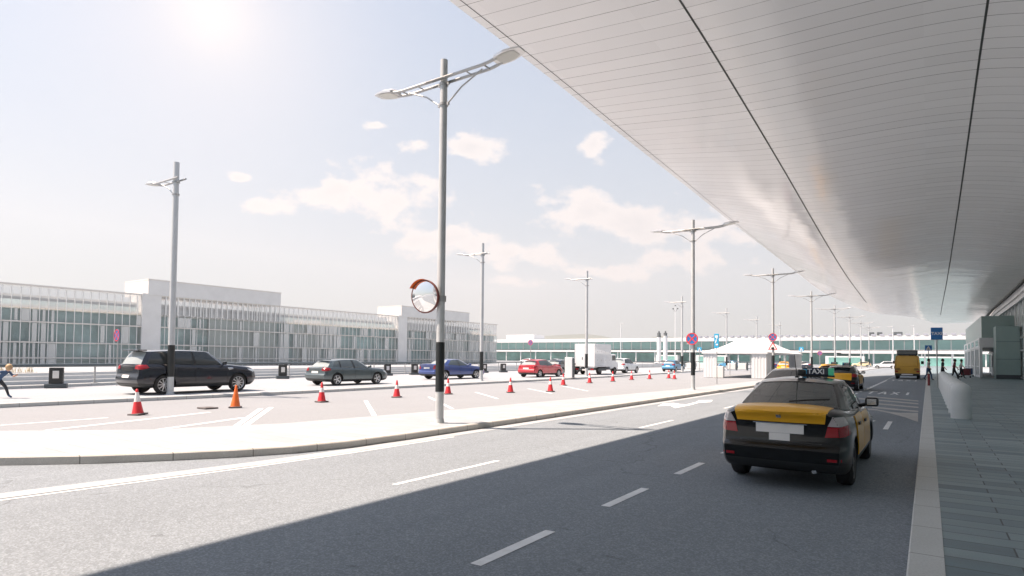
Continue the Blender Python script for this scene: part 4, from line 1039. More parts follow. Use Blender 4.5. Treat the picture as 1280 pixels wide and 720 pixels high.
def car(label, group, loc, rz, kind, pmat, far=True, rim='rim', glass=None, taxi=None, name='parked_car', trunk=None, cat='car', scale=(1, 1, 1)):
    S = SPECS[kind]; L, W, H = S['L'], S['W'], S['H']; hw = W / 2; zc = S['zc']
    root = thing(name, label, cat, loc, rz, group); root.scale = scale
    # --- lower body
    ends = [0, .015, .05, .10, .17, .26, .38, .52, .70, .9]
    ys = [-L / 2 + d for d in ends]; n = 22
    ys += [lerp(-L / 2 + 1.05, L / 2 - 1.05, i / n) for i in range(n + 1)]
    ys += [L / 2 - d for d in ends[::-1]]
    SH = [(0.0, .90), (.05, .95), (.16, .985), (.30, .998), (.45, 1.0), (.60, .997), (.74, .985), (.86, .965), (.94, .935), (1.0, .895)]
    shape = [(t_, sm(SH, t_, .02) if .03 < t_ < .97 else pl(SH, t_)) for t_ in (0, .05, .11, .17, .24, .32, .39, .44, .465, .49, .52, .57, .64, .72, .80, .86, .91, .955, 1.0)]
    def section(y):
        d = min(y + L / 2, L / 2 - y)
        k = max(0, 1 - d / .50); w = hw * (1 - (.13 if y < 0 else .14) * k ** 2.2)
        zb = sm(S['belt'], y); zd = max(sm(S['deck'], y), zb + .015)
        zlow = zc + .05 * max(0, 1 - d / .5)
        off_t = S['rear'] if y < 0 else S['front']; bl = max(0, 1 - d / .55) ** 2
        pts = []
        rows = [(.0, zlow, True), (.6, zlow, False)]
        P = [(0.0, zlow), (w * .55, zlow)]
        for (t, s) in shape: P.append((w * s, lerp(zlow, zb, t)))
        for (s, t) in ((.80, .45), (.62, .75), (.36, .93), (0, 1.0)): P.append((w * s, lerp(zb, zd, t)))
        out = []
        for (x, z) in P:
            o = pl(off_t, z) * bl; plan = .10 * bl * (abs(x) / hw) ** 4
            yy = y + (o + plan if y < 0 else -(o + plan)); out.append((x, yy, z))
        return out
    secs = [section(y) for y in ys]; m = len(secs[0])
    b = MB(); vs = []
    for s in secs:
        vs += s + [(-x, y, z) for (x, y, z) in s[1:-1]][::-1]
    rn = 2 * m - 2; fs = []; mi = []
    for i in range(len(secs) - 1):
        for k in range(rn):
            f = (i * rn + k, i * rn + (k + 1) % rn, (i + 1) * rn + (k + 1) % rn, (i + 1) * rn + k)
            kk = k if k < m - 1 else rn - 1 - k
            b.add([], [], 0); fs.append(f); mi.append(1 if kk <= 4 else 0)
    o = len(b.v); b.v += vs
    for f, q in zip(fs, mi): b.f.append(list(f)); b.m.append(q); b.sm.append(True)
    # end caps: strips across between mirrored rows
    for s, rev in ((secs[0], False), (secs[-1], True)):
        NCX = 10; rows = []
        for (x, y, z) in s: rows.append([(x * (1 - 2 * j / NCX), y + ((.10 * (1 - (1 - 2 * j / NCX) ** 2)) * (-1 if not rev else 1)) * min(1, x / (hw * .5)) * .45, z) for j in range(NCX + 1)])
        vs = [p for r in rows for p in r]
        b.add(vs, [(r * (NCX + 1) + j, r * (NCX + 1) + j + 1, (r + 1) * (NCX + 1) + j + 1, (r + 1) * (NCX + 1) + j) for r in range(len(rows) - 1) for j in range(NCX)], 0, True)
        for q in range(len(b.f) - (len(rows) - 1) * NCX, len(b.f)):
            r = (q - (len(b.f) - (len(rows) - 1) * NCX)) // NCX
            if r <= 4: b.m[q] = 1
    body = b.build('body', [pmat, 'black'], root, weld=True)
    bm = bmesh.new(); bm.from_mesh(body.data)
    bmesh.ops.dissolve_degenerate(bm, edges=list(bm.edges), dist=1e-4); bmesh.ops.recalc_face_normals(bm, faces=list(bm.faces)); bm.to_mesh(body.data); bm.free()
    # wheel arches cut out
    for ya in S['ax']:
        c = MB(); R = S['r'] + .055; nn = 28
        for sx in (-1, 1):
            x0, x1 = sx * (hw - .30), sx * (hw + .2)
            ring = [(R * math.cos(2 * PI * k / nn), R * math.sin(2 * PI * k / nn)) for k in range(nn)]
            vs = [(x0, ya + p, S['r'] + q) for p, q in ring] + [(x1, ya + p, S['r'] + q) for p, q in ring]
            c.add(vs, [(k, (k + 1) % nn, nn + (k + 1) % nn, nn + k) for k in range(nn)] + [list(range(nn)), list(range(nn, 2 * nn))], 1)
        co = fix_normals(c.build('cutter', [pmat, 'black'], root)); 
        mod = body.modifiers.new('b', 'BOOLEAN'); mod.operation = 'DIFFERENCE'; mod.object = co; mod.solver = 'EXACT'
        dg = bpy.context.evaluated_depsgraph_get(); dg.update()
        me = bpy.data.meshes.new_from_object(body.evaluated_get(dg)); body.modifiers.clear()
        old = body.data; body.data = me; bpy.data.meshes.remove(old); bpy.data.objects.remove(co)
    body.data.name = 'body'
    # soft shading only over shallow angles
    bm = bmesh.new(); bm.from_mesh(body.data)
    for e in bm.edges:
        if len(e.link_faces) == 2 and e.calc_face_angle(0) > math.radians(38): e.smooth = False
    for f in bm.faces: f.smooth = True
    bm.to_mesh(body.data); bm.free()
    # --- cabin
    c = S['cab']; wb, wr = c['wb'], c['wr']; zre = H - .055
    def zb_at(y): return sm(S['belt'], y)
    _ym, _hl = (c['yrf'] + c['yrr']) / 2 + .15, (c['yrf'] - c['yrr']) / 2
    def zdrop(y): return (.03 if kind in ('sedan', 'notch') else .075 if kind != 'suv' else .05) * min(1.3, max(0, (_ym - y) / _hl)) ** 2 + .05 * min(1.3, max(0, (y - _ym) / _hl)) ** 2
    yw, yf, yr, yb_ = c['ywb'], c['yrf'], c['yrr'], c['yrb']
    zf, zr_ = sm(S['deck'], yw) - .02, sm(S['deck'], yb_) - .02
    K = [  # belt x,y,z ; roof x,y ; tag of the segment that starts here
        (0, yw, zf, 0, yf, 'W'), (wb * .45, yw - .03, zf, wr * .45, yf - .015, 'W'), (wb * .84, yw - .16, zf - .03, wr * .82, yf - .07, 'A'),
        (wb * .975, yw - .40, zb_at(yw - .4) - .01, wr * .97, yf - .22, 'S1'),
        (wb * .995, lerp(yw - .4, c['yb'], .55), zb_at(.3) - .01, wr * .995, lerp(yf - .22, c['yb'] - .1, .55), 'S1'), (wb, c['yb'] + .05, zb_at(0) - .01, wr, c['yb'] - .02, 'B'),
        (wb, c['yb'] - .05, zb_at(0) - .01, wr, c['yb'] - .12, 'S2')]
    if 'yd' in c:
        ya1 = c['yc']
        K += [(wb * .995, lerp(c['yb'], ya1, .5), zb_at(-.6) - .01, wr, lerp(c['yb'] - .1, ya1, .5), 'S2'), (wb * .985, ya1, zb_at(-1) - .01, wr * .99, ya1 + .0, 'B'), (wb * .98, ya1 - .09, zb_at(-1) - .01, wr * .985, ya1 - .07, 'S3'),
              (wb * .94, c['yd'], zb_at(-1.5) + .0, wr * .95, min(c['yd'] + .12, yr + .35) if False else max(yr + .22, c['yd'] + .02), 'C')]
    else:
        K += [(wb * .99, lerp(c['yb'], c['yc'], .5), zb_at(-.6) - .01, wr, lerp(c['yb'] - .1, yr + .18, .5), 'S2'), (wb * .965, c['yc'] - .12, zb_at(-1.2) + .0, wr * .98, yr + .24, 'C')]
    K += [(wb * .84, yb_ + .16, lerp(zb_at(yb_), zr_, .6), wr * .86, yr + .06, 'R'), (wb * .45, yb_ + .03, zr_, wr * .45, yr + .015, 'R'), (0, yb_, zr_, 0, yr, None)]
    # refine segments
    KK = []
    for a, d in zip(K, K[1:]):
        nseg = 3
        for q in range(nseg): KK.append(tuple(lerp(a[i], d[i], q / nseg) for i in range(5)) + (a[5],))
    KK.append(K[-1])
    V = [0, .05, .12, .3, .5, .7, .88, .95, 1.0]
    def pt(k, v):
        x = lerp(k[0], k[3], v); y = lerp(k[1], k[4], v); z = lerp(k[2], zre - zdrop(k[4]), v)
        bul = .035 * math.sin(PI * v); 
        side = abs(k[0]) / wb
        if k[5] in ('W',): y += bul * (1.0)
        elif k[5] in ('R', None): y -= bul * (1.0 if kind in ('sedan', 'notch') else .6)
        x += math.copysign(bul * .9, x) * (side ** 3) if x else 0
        # roof edge crown towards the middle for front and rear
        z += (H - .012 - zre) * v ** 2 * (1 - min(1, abs(x) / (wr * .95)) ** 2) 
        return (x, y, z)
    full = KK + [(-k[0], k[1], k[2], -k[3], k[4], KK[i - 1][5] if False else None) for i, k in list(enumerate(KK))[::-1]][1:-1]
    # segment tags around the full ring
    tags = [k[5] for k in KK[:-1]]; tags = tags + tags[::-1]
    NK = len(full); nv = len(V)
    pts = [[None] * nv for _ in range(NK)]
    for i, k in enumerate(KK):
        for j, v in enumerate(V):
            p = pt(k, v); pts[i][j] = p
            if 0 < i < len(KK) - 1: pts[NK - i][j] = (-p[0], p[1], p[2])
    shell = MB(); wins = {}
    for i in range(NK):
        i2 = (i + 1) % NK; tg = tags[i]; right = i < len(KK) - 1
        for j in range(nv - 1):
            q = [pts[i][j], pts[i2][j], pts[i2][j + 1], pts[i][j + 1]]
            glassy = tg in ('W', 'R', 'S1', 'S2', 'S3') and 1 <= j < nv - 2 + (0)
            if tg in ('W', 'R') and j == 0: glassy = False
            if glassy:
                key = tg if tg in 'WR' else tg + ('r' if right else 'l')
                wins.setdefault(key, MB()).add(q, [(0, 1, 2, 3)], 0, True)
            else:
                shell.add(q, [(0, 1, 2, 3)], 1 if (tg == 'B' and j < nv - 2) else 0, True)
    # roof
    ring = [pts[i][nv - 1] for i in range(NK)]; yc = (yf + yr) / 2
    prev = ring
    for s in (.93, .8, .6, .35, .12):
        cur = []
        for (x, y, z) in ring:
            yn = yc + (y - yc) * (1 - (1 - s) * .45); zz = z + max(.004, H - zdrop(yn) - z) * (1 - s * s)
            cur.append((x * s, yc + (y - yc) * (1 - (1 - s) * .45), zz))
        shell.add(prev + cur, [(i, (i + 1) % NK, NK + (i + 1) % NK, NK + i) for i in range(NK)], 0, True); prev = cur
    shell.add(prev, [list(range(NK))], 0, True)
    cab = shell.build('cabin', [pmat, 'black'], root, weld=True); fix_normals(cab)
    if not far:
        md = cab.modifiers.new('s', 'SOLIDIFY'); md.thickness = .03; md.offset = -1
    gm = glass or ('dark_glass' if far else 'car_glass')
    names = {'W': 'windscreen', 'R': 'rear_window'}
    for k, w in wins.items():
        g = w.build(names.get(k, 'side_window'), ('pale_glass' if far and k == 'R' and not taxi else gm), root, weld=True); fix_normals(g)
    # --- ray-cast patches on body
    vb = [v.co.copy() for v in body.data.vertices]; fb = [list(p.vertices) for p in body.data.polygons]
    nb = len(vb); vb2 = vb + [v.co.copy() for v in cab.data.vertices]; fb2 = fb + [[i + nb for i in p.vertices] for p in cab.data.polygons]
    T1 = BVHTree.FromPolygons(vb, fb); T2 = BVHTree.FromPolygons(vb2, fb2)
    def patch(bb, view, quad, off=.006, nu=8, nv_=6, mi=0, tree=None, wz=None, wy=None):
        """quad: four corners (a,b) in the view plane, counter-clockwise; draped over the body with its own thickness"""
        tree = tree or T1; top = []; base = []
        for j in range(nv_ + 1):
            for i in range(nu + 1):
                u, v = i / nu, j / nv_
                a = lerp(lerp(quad[0][0], quad[1][0], u), lerp(quad[3][0], quad[2][0], u), v); bq = lerp(lerp(quad[0][1], quad[1][1], u), lerp(quad[3][1], quad[2][1], u), v)
                if view == 'rear': oo, dd = Vector((a, -6, bq)), Vector((0, 1, 0))
                elif view == 'wrap':
                    if v < .5: oo, dd = Vector((a, -6, lerp(wz[0], wz[1], v * 2))), Vector((0, 1, 0))
                    else: oo, dd = Vector((a, lerp(wy[0], wy[1], v * 2 - 1), 4)), Vector((0, 0, -1))
                elif view == 'front': oo, dd = Vector((a, 6, bq)), Vector((0, -1, 0))
                elif view == 'right': oo, dd = Vector((4, a, bq)), Vector((-1, 0, 0))
                elif view == 'left': oo, dd = Vector((-4, a, bq)), Vector((1, 0, 0))
                else: oo, dd = Vector((a, bq, 4)), Vector((0, 0, -1))
                h = tree.ray_cast(oo, dd)
                p = h[0]
                if p is None: p = tree.find_nearest(oo + dd * (6 - L / 2 if view in ('rear', 'front') else 3.1))[0]; nn = -dd
                else: nn = h[1] if h[1].dot(dd) < 0 else -h[1]
                top.append(p + nn * off); base.append(p - nn * .012)
        w_ = nu + 1; k = len(top); fs = [(j * w_ + i, j * w_ + i + 1, (j + 1) * w_ + i + 1, (j + 1) * w_ + i) for j in range(nv_) for i in range(nu)]
        bd = [i for i in range(w_)] + [j * w_ + nu for j in range(1, nv_ + 1)] + [nv_ * w_ + i for i in range(nu - 1, -1, -1)] + [j * w_ for j in range(nv_ - 1, 0, -1)]
        bb.add(top + base, fs + [(bd[i], bd[(i + 1) % len(bd)], bd[(i + 1) % len(bd)] + k, bd[i] + k) for i in range(len(bd))], mi, False)
    def P(nm, mats, *patches, par=None):
        bb = MB()
        for q in patches: patch(bb, *q[:2], **(q[2] if len(q) > 2 else {}))
        oo = bb.build(nm, mats, par or root); fix_normals(oo)
        for p in oo.data.polygons: p.use_smooth = False
        return oo
    sd = kind in ('sedan', 'notch'); zt = pl(S['deck'], -L / 2 + .1); rb = -L / 2
    # tail lamps
    for sx in (1, -1):
        vw = 'right' if sx > 0 else 'left'
        if sd:
            q1 = [(sx * hw * .66, .72), (sx * hw * .94, .735), (sx * hw * .93, .86), (sx * hw * .70, .86)]; q2 = [(sx * hw * .70, .865), (sx * hw * .93, .865), (sx * hw * .90, .985), (sx * hw * .77, .985)]
            P('tail_light', ['tail', 'tail_clear'], ('rear', q1), ('rear', q2, dict(mi=1 if taxi else 0)), (vw, [(rb + .20, .74), (rb + .42, .76), (rb + .36, .88), (rb + .20, .87)]), (vw, [(rb + .20, .875), (rb + .36, .885), (rb + .30, .98), (rb + .20, .975)], dict(mi=1 if taxi else 0)))
        else:
            z0, z1 = zt - .22, zt - .03
            P('tail_light', 'tail', ('rear', [(sx * hw * .58, z0 + .03), (sx * hw * .90, z0), (sx * hw * .90, z1), (sx * hw * .62, z1 - .02)]), (vw, [(rb + .18, z0), (rb + .46, z0 + .07), (rb + .40, z1 - .02), (rb + .18, z1)]))
        zh = pl(S['belt'], L / 2 - .3) - .04
        P('headlight', 'headlamp', ('front', [(sx * hw * .55, zh - .15), (sx * hw * .88, zh - .12), (sx * hw * .86, zh), (sx * hw * .6, zh - .03)]), (vw, [(L / 2 - .42, zh - .06), (L / 2 - .2, zh - .14), (L / 2 - .2, zh - .01), (L / 2 - .5, zh)]))
        # doors: dark shut lines and handles
        y1, y2, y3 = c['ywb'] - .22, c['yb'], max(S['ax'][0] + S['r'] + .02, c['yc'] - .25)
        zb0 = zc + .17
        if taxi == 'yellow_doors':
            for (a, d_) in ((y2 + .015, y1), (y3, y2 - .015)):
                ztop = min(zb_at(a), zb_at(d_)) - .035
                dr = P('door', 'p_yellow', (vw, [(a, zb0), (d_, zb0), (d_ - .02, ztop), (a - (.12 if a == y3 else 0), ztop)], dict(off=.012, nu=22, nv_=18)))
                P('handle', 'black', (vw, [(a + .08, ztop - .14), (a + .28, ztop - .14), (a + .28, ztop - .10), (a + .08, ztop - .10)], dict(off=.035, nu=3, nv_=1)), par=dr)
        else:
            lines = [(vw, [(yy - .006, zb0), (yy + .006, zb0), (yy + .006, zb_at(yy) - .03), (yy - .006, zb_at(yy) - .03)], dict(off=.003, nu=1, nv_=8)) for yy in (y1, y2, y3)]
            P('door_gap', 'black', *lines)
            for a in (y2 + .1, y3 + .12):
                P('door_handle', pmat, (vw, [(a, zb_at(a) - .17), (a + .2, zb_at(a) - .17), (a + .2, zb_at(a) - .13), (a, zb_at(a) - .13)], dict(off=.03, nu=3, nv_=1)))
        # wing mirror
        b = MB(); ym = c['ymir']; zm = zb_at(ym) + .09
        b.rbox((sx * (hw + .055), ym, zm), (.20, .12, .15), .05, 0, 3); b.tube([(sx * (hw - .12), ym + .03, zm - .07), (sx * (hw + .0), ym, zm - .03)], .03, 8)
        w_ = b.build('wing_mirror', 'black' if taxi else pmat, root)
        b = MB(); b.rbox((sx * (hw + .055), ym - .062, zm), (.14, .006, .095), .003); b.build('mirror_glass', 'chrome', w_)
    # number plate, rear bumper mouldings
    zp = .80 if sd else .72
    if taxi == 'yellow_doors':
        P('number_plate', 'plate', ('rear', [(-.30, .745), (.30, .745), (.30, .865), (-.30, .865)], dict(off=.012)))
        P('licence_sticker', 'plate', ('rear', [(-.13, .645), (.13, .645), (.13, .742), (-.13, .742)], dict(off=.010)))
    else:
        P('number_plate', 'plate', ('rear', [(-.26, zp - .06), (.26, zp - .06), (.26, zp + .05), (-.26, zp + .05)], dict(off=.012)))
    if not sd: P('bumper_trim', 'black', ('rear', [(-hw * .8, zc + .06), (hw * .8, zc + .06), (hw * .82, zc + .17), (-hw * .82, zc + .17)], dict(off=.006, nu=16)))
    if taxi == 'yellow_doors':
        for sx in (1, -1): P('reflector', 'tail', ('rear', [(sx * .58, .42), (sx * .74, .42), (sx * .74, .455), (sx * .58, .455)], dict(off=.006, nu=3, nv_=1)))
        P('boot_handle', 'chrome', ('rear', [(-.34, .868), (.34, .868), (.34, .880), (-.34, .880)], dict(off=.014, nu=8, nv_=1)))
        P('keyhole_badge', 'chrome', ('rear', [(-.03, .965), (.03, .965), (.03, 1.01), (-.03, 1.01)], dict(off=.024, nu=2, nv_=2)))
    if not far:
        b = MB(); b.tube([(.42, -2.22, .27), (.42, -2.0, .28)], .03, 10); b.build('exhaust', 'chrome', root)
    if sd: P('boot_gap', 'black', ('rear', [(-hw * .62, .625), (hw * .62, .625), (hw * .62, .637), (-hw * .62, .637)], dict(off=.003, nu=16, nv_=1)))
    P('grille', 'black', ('front', [(-hw * .4, .50), (hw * .4, .50), (hw * .42, .64), (-hw * .42, .64)], dict(off=.006)), ('front', [(-hw * .6, .28), (hw * .6, .28), (hw * .6, .40), (-hw * .6, .40)], dict(off=.006)))
    if kind == 'suv':
        P('rear_panel', 'black', ('rear', [(-.45, .93), (.45, .93), (.45, 1.06), (-.45, 1.06)], dict(off=.006)))
        P('side_vent', 'chrome', ('right', [(1.18, .93), (1.38, .98), (1.36, 1.04), (1.12, 1.04)]), ('left', [(1.18, .93), (1.38, .98), (1.36, 1.04), (1.12, 1.04)]))
        b = MB(); b.rbox((0, c['yrr'] - .10, H - .045), (1.25, .34, .05), .02); b.build('spoiler', pmat, root)
    if kind in ('hatch', 'small', 'cross'):
        b = MB(); b.rbox((0, c['yrr'] - .06, H - .05), (1.02, .24, .04), .015); b.build('spoiler', pmat, root)
    # yellow boot lid
    if trunk:
        P('boot_lid', 'p_yellow', ('wrap', [(-.55, 0), (.55, 0), (.61, 1), (-.61, 1)], dict(off=.014, nu=18, nv_=25, wz=(zt - .19, zt - .006), wy=(rb + .05, c['yrb'] - .02))))
    # wiper
    if not far:
        b = MB(); yw_ = c['yrb'] + .10; b.tube([(0.05, yw_ - .09, zr_ + .06), (.3, yw_ - .05, zr_ + .085), (.55, yw_ - .0, zr_ + .10)], .012, 6); b.build('wiper', 'black', root)
        b = MB(); b.tube([(0, c['yrr'] + .10, H - .005), (0, c['yrr'] - .02, H + .17), (0, c['yrr'] - .1, H + .34)], [.008, .006, .004], 6); b.rbox((0, c['yrr'] + .10, H + .005), (.05, .10, .03), .012); b.build('aerial', 'black', root)
        b = MB(); b.rbox((0.0, c['yrr'] + .5, H + .06), (.12, .12, .1), .03); b.build('roof_beacon', 'black', root)
        # seats and dash seen through the glass
        for (x, y_) in ((-.36, .05), (.36, .05)):
            b = MB(); b.rbox((x, y_, .92), (.46, .14, .6), .06, 0, 3); b.rbox((x, y_ - .02, 1.27), (.26, .1, .18), .045, 0, 3); b.build('front_seat', 'seat_cloth', root)
        b = MB(); b.rbox((0, -.98, .92), (1.25, .16, .55), .06, 0, 3)
        for x in (-.38, .38): b.rbox((x, -1.02, 1.23), (.25, .09, .14), .04, 0, 3)
        b.build('rear_seat', 'seat_cloth', root)
        b = MB(); b.rbox((0, .78, .98), (1.4, .4, .14), .05); b.build('dashboard', 'black', root)
        b = MB(); b.rbox((0, -1.42, 1.05), (1.3, .6, .03), .01); b.build('parcel_shelf', 'black', root)
    # wheels
    for ya in S['ax']:
        for sx in (-1, 1):
            r = S['r']; tw = .205; xo = sx * (hw - .02)
            b = MB(); x_out, x_in = xo, xo - sx * tw
            ro = r * .66
            b.lathe([(ro, x_out - sx * .02), (ro + .03, x_out), (r - .045, x_out), (r - .012, x_out - sx * .02), (r, x_out - sx * .05), (r, x_in + sx * .05), (r - .02, x_in), (ro, x_in), (0, x_in + sx * .02)], (0, ya, r), 30, 0, 'X')
            wl = fix_normals(b.build('wheel', 'tyre', root))
            b = MB()
            b.lathe([(ro * .93, x_out - sx * .055), (ro, x_out - sx * .012), (ro + .012, x_out - sx * .004), (ro + .012, x_out - sx * .03)], (0, ya, r), 30, 0, 'X')
            b.lathe([(0, x_out - sx * .012), (.055, x_out - sx * .012), (.065, x_out - sx * .05)], (0, ya, r), 14, 0, 'X')
            b.lathe([(0, x_out - sx * .075), (ro, x_out - sx * .07)], (0, ya, r), 20, 1, 'X')
            for k in range(10 if kind == 'suv' else 5 if kind != 'sedan' else 7):
                nsp = 10 if kind == 'suv' else 5 if kind != 'sedan' else 7
                a = 2 * PI * k / nsp + .3; R = Matrix.Rotation(a, 3, 'X'); wd_ = .035 if nsp == 10 else .065
                vs = [R @ Vector((0, ww * (1 if rr < .1 else .8), rr)) for rr, ww in ((.04, wd_ * .5), (ro * .97, wd_ * .62)) for ww in (ww, -ww)]
                vs = [(x_out - sx * (.018 if i < 2 else .022), ya + v.y, r + v.z) for i, v in enumerate(vs)] + [(x_out - sx * .06, ya + v.y, r + v.z) for v in vs]
                b.add(vs, [(0, 1, 3, 2), (0, 4, 5, 1), (2, 3, 7, 6), (1, 5, 7, 3), (0, 2, 6, 4)], 0)
            fix_normals(b.build('rim', [rim, 'black'], wl))
    # roof sign
    if taxi in ('yellow_doors', 'roof'):
        b = MB(); ysn = c['yrf'] - .22; xs = .16
        b.rbox((xs - .03, ysn, H + .075), (.40, .10, .13), .018); sg = b.build('roof_sign', 'taxi_box', root)
        text_obj('lettering', 'TAXI', .115, 'sign_lit', sg, (xs - .02, ysn - .054, H + .074), (PI / 2, 0, 0), .003, bold=.003)
        b = MB(); b.rbox((xs + .20, ysn, H + .075), (.08, .105, .12), .012); b.build('green_lamp', 'green_lamp', sg)
        b = MB(); b.rbox((xs - .185, ysn - .052, H + .075), (.06, .006, .08), .002); b.build('emblem', 'sign_cyan', sg)
        b = MB(); b.box((xs, ysn, H + .003), (.5, .07, .03)); b.build('sign_bar', 'black', sg)
    return root

GT = 'black and yellow taxis in the kerb lanes'
car('nearest black taxi with yellow boot lid, yellow doors and blank white plate', GT, (-1.63, 10.88, .004), 0, 'sedan', 'p_black', far=False, rim='hub', taxi='yellow_doors', trunk=True, name='taxi', cat='taxi', scale=(.975, 1, .985))
car('black taxi mostly hidden behind the nearest taxi roof', GT, (-3.35, 20.4, .004), 0, 'sedan', 'p_black', taxi='plain', name='taxi', cat='taxi')
car('black taxi with yellow boot waiting in the second lane, red tail light', GT, (-4.1, 40.6, .004), 0, 'hatch', 'p_black', taxi='yellow_doors', trunk=True, name='taxi', cat='taxi')
car('taxi with white roof ahead of the second-lane black and yellow taxi', GT, (-6.1, 52.5, .004), 0, 'hatch', 'p_yellow', taxi='roof', name='taxi', cat='taxi')
GP = 'cars parked along the far carriageway'
car('black SUV with silver alloy wheels parked behind the left lamp post', GP, (-25.75, 13.55, .10), math.radians(1), 'suv', 'p_suv', glass='dark_glass')
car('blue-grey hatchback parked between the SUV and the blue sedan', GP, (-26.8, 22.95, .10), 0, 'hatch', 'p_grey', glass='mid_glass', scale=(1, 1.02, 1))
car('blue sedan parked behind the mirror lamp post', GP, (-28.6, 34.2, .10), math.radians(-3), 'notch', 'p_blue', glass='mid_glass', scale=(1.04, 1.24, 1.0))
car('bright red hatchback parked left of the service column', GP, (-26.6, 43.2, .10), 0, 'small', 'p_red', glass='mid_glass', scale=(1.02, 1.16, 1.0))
car('dark navy car half hidden between the red hatchback and the service column', GP, (-29.0, 51.0, .10), 0, 'hatch', 'p_navy')
car('white SUV parked directly in front of the white box truck', GP, (-27.4, 61.9, .10), 0, 'cross', 'p_white')
car('light blue car parked beyond the small orange cone', GP, (-26.4, 74.5, .10), 0, 'small', 'p_sky')
GF = 'distant cars before the far hall'
for lab, x, y, rz, k, m_ in [('distant cream car standing side-on right of the second taxi', -14.0, 178, 90, 'hatch', 'p_cream'), ('distant white SUV side-on just left of the yellow van', -7.6, 152, 90, 'cross', 'p_white'),
        ('distant silver car behind the white SUV left of the yellow van', -2.4, 128, 180, 'cross', 'p_silver'), ('distant blue car seen through the tent left opening', -31.0, 118, 60, 'small', 'p_sky'), ('distant blue car seen through the tent middle opening', -24.5, 121, 60, 'small', 'p_blue'),
        ('distant yellow taxi facing away between the tent and the third taxi', -16.6, 92, 5, 'small', 'p_yellow'), ('distant dark car right of the far yellow taxi', -19.6, 124, 80, 'small', 'p_navy'),
        ('distant white car far left beyond the railing before the hall', -96.0, 148, 80, 'hatch', 'p_white'), ('distant silver car beyond the railing behind the red hatchback', -82.0, 140, 80, 'hatch', 'p_silver'), ('distant white car between the red hatchback and the box truck', -72.0, 134, 80, 'cross', 'p_white'),
        ('distant pale car behind the white SUV nearer the twin columns', -52.0, 140, 85, 'hatch', 'p_silver')]:
    car(lab, GF, (x, y, 0), math.radians(rz), k, m_, name='parked_car')

# box truck
def simple_wheel(parent, x, ya, r, tw, sx):
    b = MB(); b.lathe([(0, x - sx * .05), (r * .62, x - sx * .03), (r * .66, x), (r * .94, x), (r, x - sx * .03), (r, x - sx * (tw - .03)), (r * .94, x - sx * tw), (0, x - sx * tw)], (0, ya, r), 22, 0, 'X'); w = fix_normals(b.build('wheel', 'tyre', parent))
    b = MB(); b.lathe([(0, x + sx * .004), (r * .3, x + sx * .004), (r * .56, x - sx * .015), (r * .60, x - sx * .045)], (0, ya, r), 18, 0, 'X'); fix_normals(b.build('rim', 'hub', w))
tk = thing('box_truck', 'white box truck with plain cargo box between service column and white SUV', 'truck', (-27.1, 54.6, .10), 0, None)
b = MB(); b.rbox((0, -.85, 1.85), (2.15, 3.6, 2.2), .03); cb = b.build('cargo_box', 'p_white', tk)
b = MB()
for sx in (-1, 1): b.box((sx * 1.065, -2.648, 1.85), (.05, .02, 2.16))
b.box((0, -2.653, 1.85), (.02, .015, 2.1)); b.box((0, -2.65, .78), (2.1, .02, .06)); b.build('box_frame', 'alu', cb)
b = MB()
for y_ in (-2.1, -1.2, -.3, .5): b.box((1.078, y_, 2.2), (.012, .05, .07)); b.box((1.078, y_, 1.4), (.012, .05, .07))
b.box((-.25, -2.655, 1.55), (.06, .03, .25)); b.build('latch', 'black', cb)
b = MB(); b.rbox((0, 1.75, 1.25), (1.9, 1.5, 1.5), .2, 0, 3); b.rbox((0, 2.6, .85), (1.85, .9, .8), .18, 0, 3); cabt = b.build('cab', 'p_white', tk)
b = MB(); b.box((.955, 1.85, 1.62), (.02, .8, .5)); b.box((-.955, 1.85, 1.62), (.02, .8, .5)); b.build('cab_window', 'dark_glass', cabt)
b = MB(); b.box((0, 0, .52), (1.0, 5.2, .18)); b.box((0, -2.6, .50), (2.0, .1, .16)); b.box((1.0, -.9, .48), (.05, 1.7, .22)); b.build('chassis', 'dark_grey', tk)
for sx in (-1, 1):
    b = MB(); b.rbox((sx * .8, -2.665, .52), (.32, .03, .13), .01); b.build('tail_light', 'tail', tk)
    for ya in (-1.35, 2.05): simple_wheel(tk, sx * 1.0, ya, .36, .24, sx)
b = MB(); b.box((0, -2.665, .46), (.5, .02, .12)); b.build('number_plate', 'plate', tk)

# yellow van seen from behind
vn = thing('yellow_van', 'yellow high van seen from behind in the kerb lane near the walkway', 'van', (-1.62, 70.3, .004))
b = MB()
prof = [(-.98, .38), (-1.0, .7), (-1.0, 1.3), (-.96, 1.75), (-.90, 2.1), (-.84, 2.2)]
def vsec(y, k, zt=0):
    return [(x * k, y, z) for x, z in prof] + [(-x * k, y, z) for x, z in prof[::-1]]
secs = [vsec(-2.42, .95), vsec(-2.5, .985), vsec(-2.46, 1.0), vsec(-1, 1.0), vsec(1.2, 1.0), vsec(1.9, .97), vsec(2.5, .9)]
secs[0] = [(x, y + .03, z) for x, y, z in secs[0]]
vs = [p for s in secs for p in s]; nn = len(secs[0])
b.add(vs, [(i * nn + k, i * nn + (k + 1) % nn, (i + 1) * nn + (k + 1) % nn, (i + 1) * nn + k) for i in range(len(secs) - 1) for k in range(nn)], 0, False)
b.add(secs[0], [list(range(nn))]); b.add(secs[-1], [list(range(nn))[::-1]])
bd = fix_normals(b.build('body', 'van_yellow', vn))
b = MB(); b.rbox((0, -.1, 2.47), (1.66, 4.4, .52), .12, 0, 3); b.build('dark_roof_pod', 'dark_glass', vn)
b = MB(); b.rbox((0, -2.40, 1.62), (1.62, .06, .9), .03); b.box((0, -2.50, .82), (1.9, .03, .025)); b.build('rear_door', 'van_yellow', vn)
b = MB()
